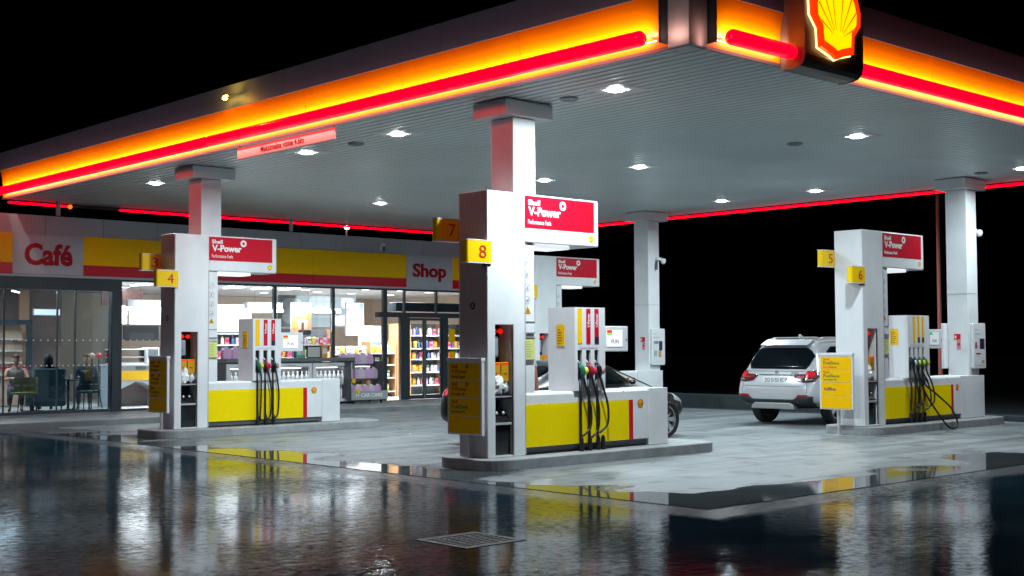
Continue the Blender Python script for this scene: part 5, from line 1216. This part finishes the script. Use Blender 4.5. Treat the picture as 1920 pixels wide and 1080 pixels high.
    for s_ in 'lr':
        hj, kn, an = J['hj'+s_], J['kn'+s_], J['an'+s_]
        tr_.append([(*(Vector(hp)+Vector((0, 0, -.02))), (.150, .122)), (*hj, .104), (*((Vector(hj)+Vector(kn))/2), .090), (*kn, .072), (*(Vector(kn).lerp(Vector(an), .9)), .056)])
    skin_mesh('trousers', tr_, tm, e)
    for s_ in 'lr':
        an, to = Vector(J['an'+s_]), Vector(J['toe'+s_])
        skin_mesh('shoe', [[(an.x, an.y+.05, an.z-.035, .040), (an.x, an.y-.02, an.z-.03, .045), (to.x, to.y, to.z-.005, .038), (to.x, to.y-.06, to.z-.01, .030)]], mat('shoe_dark', (.03, .03, .035), .5), e)
    if hood: skin_mesh('hood', [[(nk[0], nk[1]+.03, nk[2]-.05, .11), (H.x, H.y+.03, H.z-.02, .125), (H.x, H.y+.035, H.z+.06, .118), (H.x, H.y+.02, H.z+.12, .07)]], cl, e)
    if apron:
        G().prism([(ch[0]-.10, ch[2]+.06), (ch[0]+.10, ch[2]+.06), (ch[0]+.14, hp[2]-.02), (ch[0]-.14, hp[2]-.02)], 'y', ch[1]-.145, ch[1]-.135).build('bib', mat('bib_grey', apron, .8), e)
    return e
def sit(arm=0, sleeves='short'):
    d = dict(hip=(0, .02, .52), chest=(0, -.02, .86), neck=(0, -.02, 1.04), head=(0, -.05, 1.20), sleeves=sleeves)
    for s_, q in (('l', 1), ('r', -1)):
        d['sh'+s_] = (q*.19, -.02, .98); d['el'+s_] = (q*.27, -.16, .74); d['wr'+s_] = (q*.10, -.36, .78); d['hand'+s_] = (-q*.7, -.5, -.05)
        d['hj'+s_] = (q*.10, -.02, .50); d['kn'+s_] = (q*.13, -.44, .50); d['an'+s_] = (q*.13, -.46, .09); d['toe'+s_] = (q*.14, -.58, .05)
    return d
def stand(sleeves='short'):
    d = dict(hip=(0, 0, .93), chest=(0, .0, 1.28), neck=(0, .0, 1.47), head=(0, -.02, 1.63), sleeves=sleeves)
    for s_, q in (('l', 1), ('r', -1)):
        d['sh'+s_] = (q*.19, .0, 1.41); d['el'+s_] = (q*.25, .02, 1.12); d['wr'+s_] = (q*.26, -.05, .87); d['hand'+s_] = (0, -.15, -1)
        d['hj'+s_] = (q*.10, 0, .90); d['kn'+s_] = (q*.11, -.02, .49); d['an'+s_] = (q*.11, .02, .09); d['toe'+s_] = (q*.12, -.11, .05)
    return d
F = PZ+.004
person('person with short hair in a sleeveless grey top sitting behind the olive café chair', sit(sleeves='none'), ((.62, .28, .17), (.14, .17, .19), (.05, .06, .08)), (1.72, 18.30, F), R(-22), hair_c=(.05, .03, .02))
person('person in a black hooded coat sitting with their back to the café window', sit(sleeves='long'), ((.45, .28, .2), (.008, .010, .014), (.02, .02, .025)), (2.22, 17.62, F), R(165), hood=True)
person('person in dark clothes sitting at the right end of the café beside the pillar', sit(sleeves='long'), ((.5, .3, .22), (.02, .05, .07), (.02, .03, .04)), (3.32, 18.0, F), R(-30), hair_c=(.10, .08, .06))
person('person in a patterned grey shirt fuelling the dark car behind the nearest pylon', stand(), ((.55, .26, .16), (.30, .31, .34), (.02, .03, .05)), (2.72, 1.88, .0), R(120))

# cafe furniture
def cafe_chair(lab, loc, rz, c_, sofa=False):
    e = empty('cafe_chair', loc, rz, lab, 'chair', 'café chairs by the window'); m_ = mat('chair_%.2f%.2f' % c_[:2], c_, .5)
    G().prism(rounded(-.24, .24, -.24, .22, .07, 4), 'z', .42, .47).build('seat', m_, e, bevel=.01)
    vs = []; n_ = 12
    g = G()
    for k, (r0, z0, z1) in enumerate(((.27, .50, .62), (.275, .64, .82))):
        for i in range(n_+1):
            a = R(20+140*i/n_); x, y = math.cos(a)*r0, math.sin(a)*r0
            g.v += [(x, y, z0), (x, y, z1), (x*1.06, y*1.06, z1), (x*1.06, y*1.06, z0)]
        b0 = k*(n_+1)*4
        for i in range(n_):
            a = b0+i*4; b_ = a+4
            g.f += [(a, b_, b_+1, a+1), (a+1, b_+1, b_+2, a+2), (a+2, b_+2, b_+3, a+3), (a+3, b_+3, b_, a)]
        g.f += [(b0, b0+1, b0+2, b0+3), (b0+n_*4+3, b0+n_*4+2, b0+n_*4+1, b0+n_*4)]
    for i in (0, 3, 6, 9, 12):
        a = R(20+140*i/n_); g.cyl((math.cos(a)*.278, math.sin(a)*.278, .45), (math.cos(a)*.278, math.sin(a)*.278, .70), .012, n=6)
    g.build('backrest', m_, e)
    for sx in (-1, 1):
        for sy in (-1, 1): G().cyl((sx*.19, sy*.18, .43), (sx*.25, sy*.25, 0), .016, .011, 8).build('leg', mat('leg_dark', (.02, .022, .025), .4), e)
    return e
cafe_chair('olive green café chair with its back to the window in front of the seated man', (1.50, 17.25, F), R(180), (.16, .17, .01))
cafe_chair('dark teal café chair empty at the right of the round table', (2.95, 17.1, F), R(185), (.01, .05, .07))
cafe_chair('olive green café chair cut off at the left end of the café', (.55, 17.3, F), R(170), (.15, .16, .02))
e = empty('armchair', (2.20, 17.62, F), R(-12), 'blue grey upholstered armchair holding the person in black', 'armchair'); AC = mat('armchair_blue', (.05, .12, .16), .8, noise=.2)
G().box(-.32, .32, -.05, .55, .18, .44).build('seat', AC, e, bevel=.04); G().box(-.36, .36, -.27, -.17, .12, 1.0).build('backrest', AC, e, bevel=.04)
for q in (-.40, .33): G().box(q, q+.07, -.15, .5, .15, .62).build('armrest', AC, e, bevel=.02)
for x in (-.28, .28):
    for y in (-.18, .45): G().cyl((x, y, .17), (x, y, 0), .02, .014, 8).build('leg', BLACK, e)
for k, (x, y) in enumerate(((1.95, 18.72-.9, ), (2.78, 17.75))):
    e = empty('cafe_table', (x, y+.05, F), 0, ['small round café table between the seated man and the person in black', 'small dark round table with a glass and a red cup'][k], 'table', 'round café tables')
    G().lathe([(.30, .70), (.31, .72), (.30, .735), (0, .735)], n=24).build('table_top', mat('table_dark', (.05, .05, .06), .35), e); G().cyl((0, 0, .02), (0, 0, .70), .03).build('leg', BLACK, e); G().lathe([(.22, 0), (.22, .012), (.03, .03)], n=20).build('base', BLACK, e)
b0 = G().lathe([(.028, 0), (.036, .12), (.034, .12), (.026, .006)], n=14).build('glass', mat('glass_tumbler', (.8, .82, .85), .1)); b0.location = (2.86, 17.76, F+.736); tag(b0, 'small clear tumbler standing on the dark round café table', 'glass')
b0 = G().lathe([(.028, 0), (.036, .10), (.034, .10), (.026, .006)], n=14).build('red_cup', mat('cup_red', (.6, .02, .03), .4)); b0.location = (2.68, 17.82, F+.736); tag(b0, 'red cup standing on the dark round café table', 'cup')
b0 = G().box(-.55, .55, -.01, .01, 0, .05).build('red_ribbon', mat('ribbon_red', (.6, .01, .03), .5)); b0.location = (1.9, 19.4, 1.12); tag(b0, 'long red barrier strip behind the seated man in the café', 'barrier')
for k, (x, c_) in enumerate(((3.05, (.6, .01, .02)), (2.9, (.6, .4, .3)))):
    b0 = G().sphere((0, 0, 0), .07, n=12, m=8).build('ball_ornament', mat('orn%.2f' % c_[1], c_, .4), smooth=True); b0.location = (4.05-k*.18, 18.9, 1.42); tag(b0, ['round red ornament beside the dark café pillar', 'round beige ornament left of the red one'][k], 'ornament')
    G().cyl((0, 0, -.07), (0, 0, -1.28), .015, n=8).build('stand', BLACK, b0)
# scrap of white litter on the forecourt
I_ = G().add([(0, 0, .008), (.06, .01, .014), (.07, .05, .009), (.01, .045, .02)], [(0, 1, 2, 3)]).add([(0, 0, .007), (.06, .01, .010), (.07, .05, .008), (.01, .045, .012)], [(3, 2, 1, 0)]).build('paper_scrap', WBOT, loc=(4.35, 6.6, 0)); tag(I_, 'tiny white paper scrap lying on the wet forecourt behind the left island', 'litter')
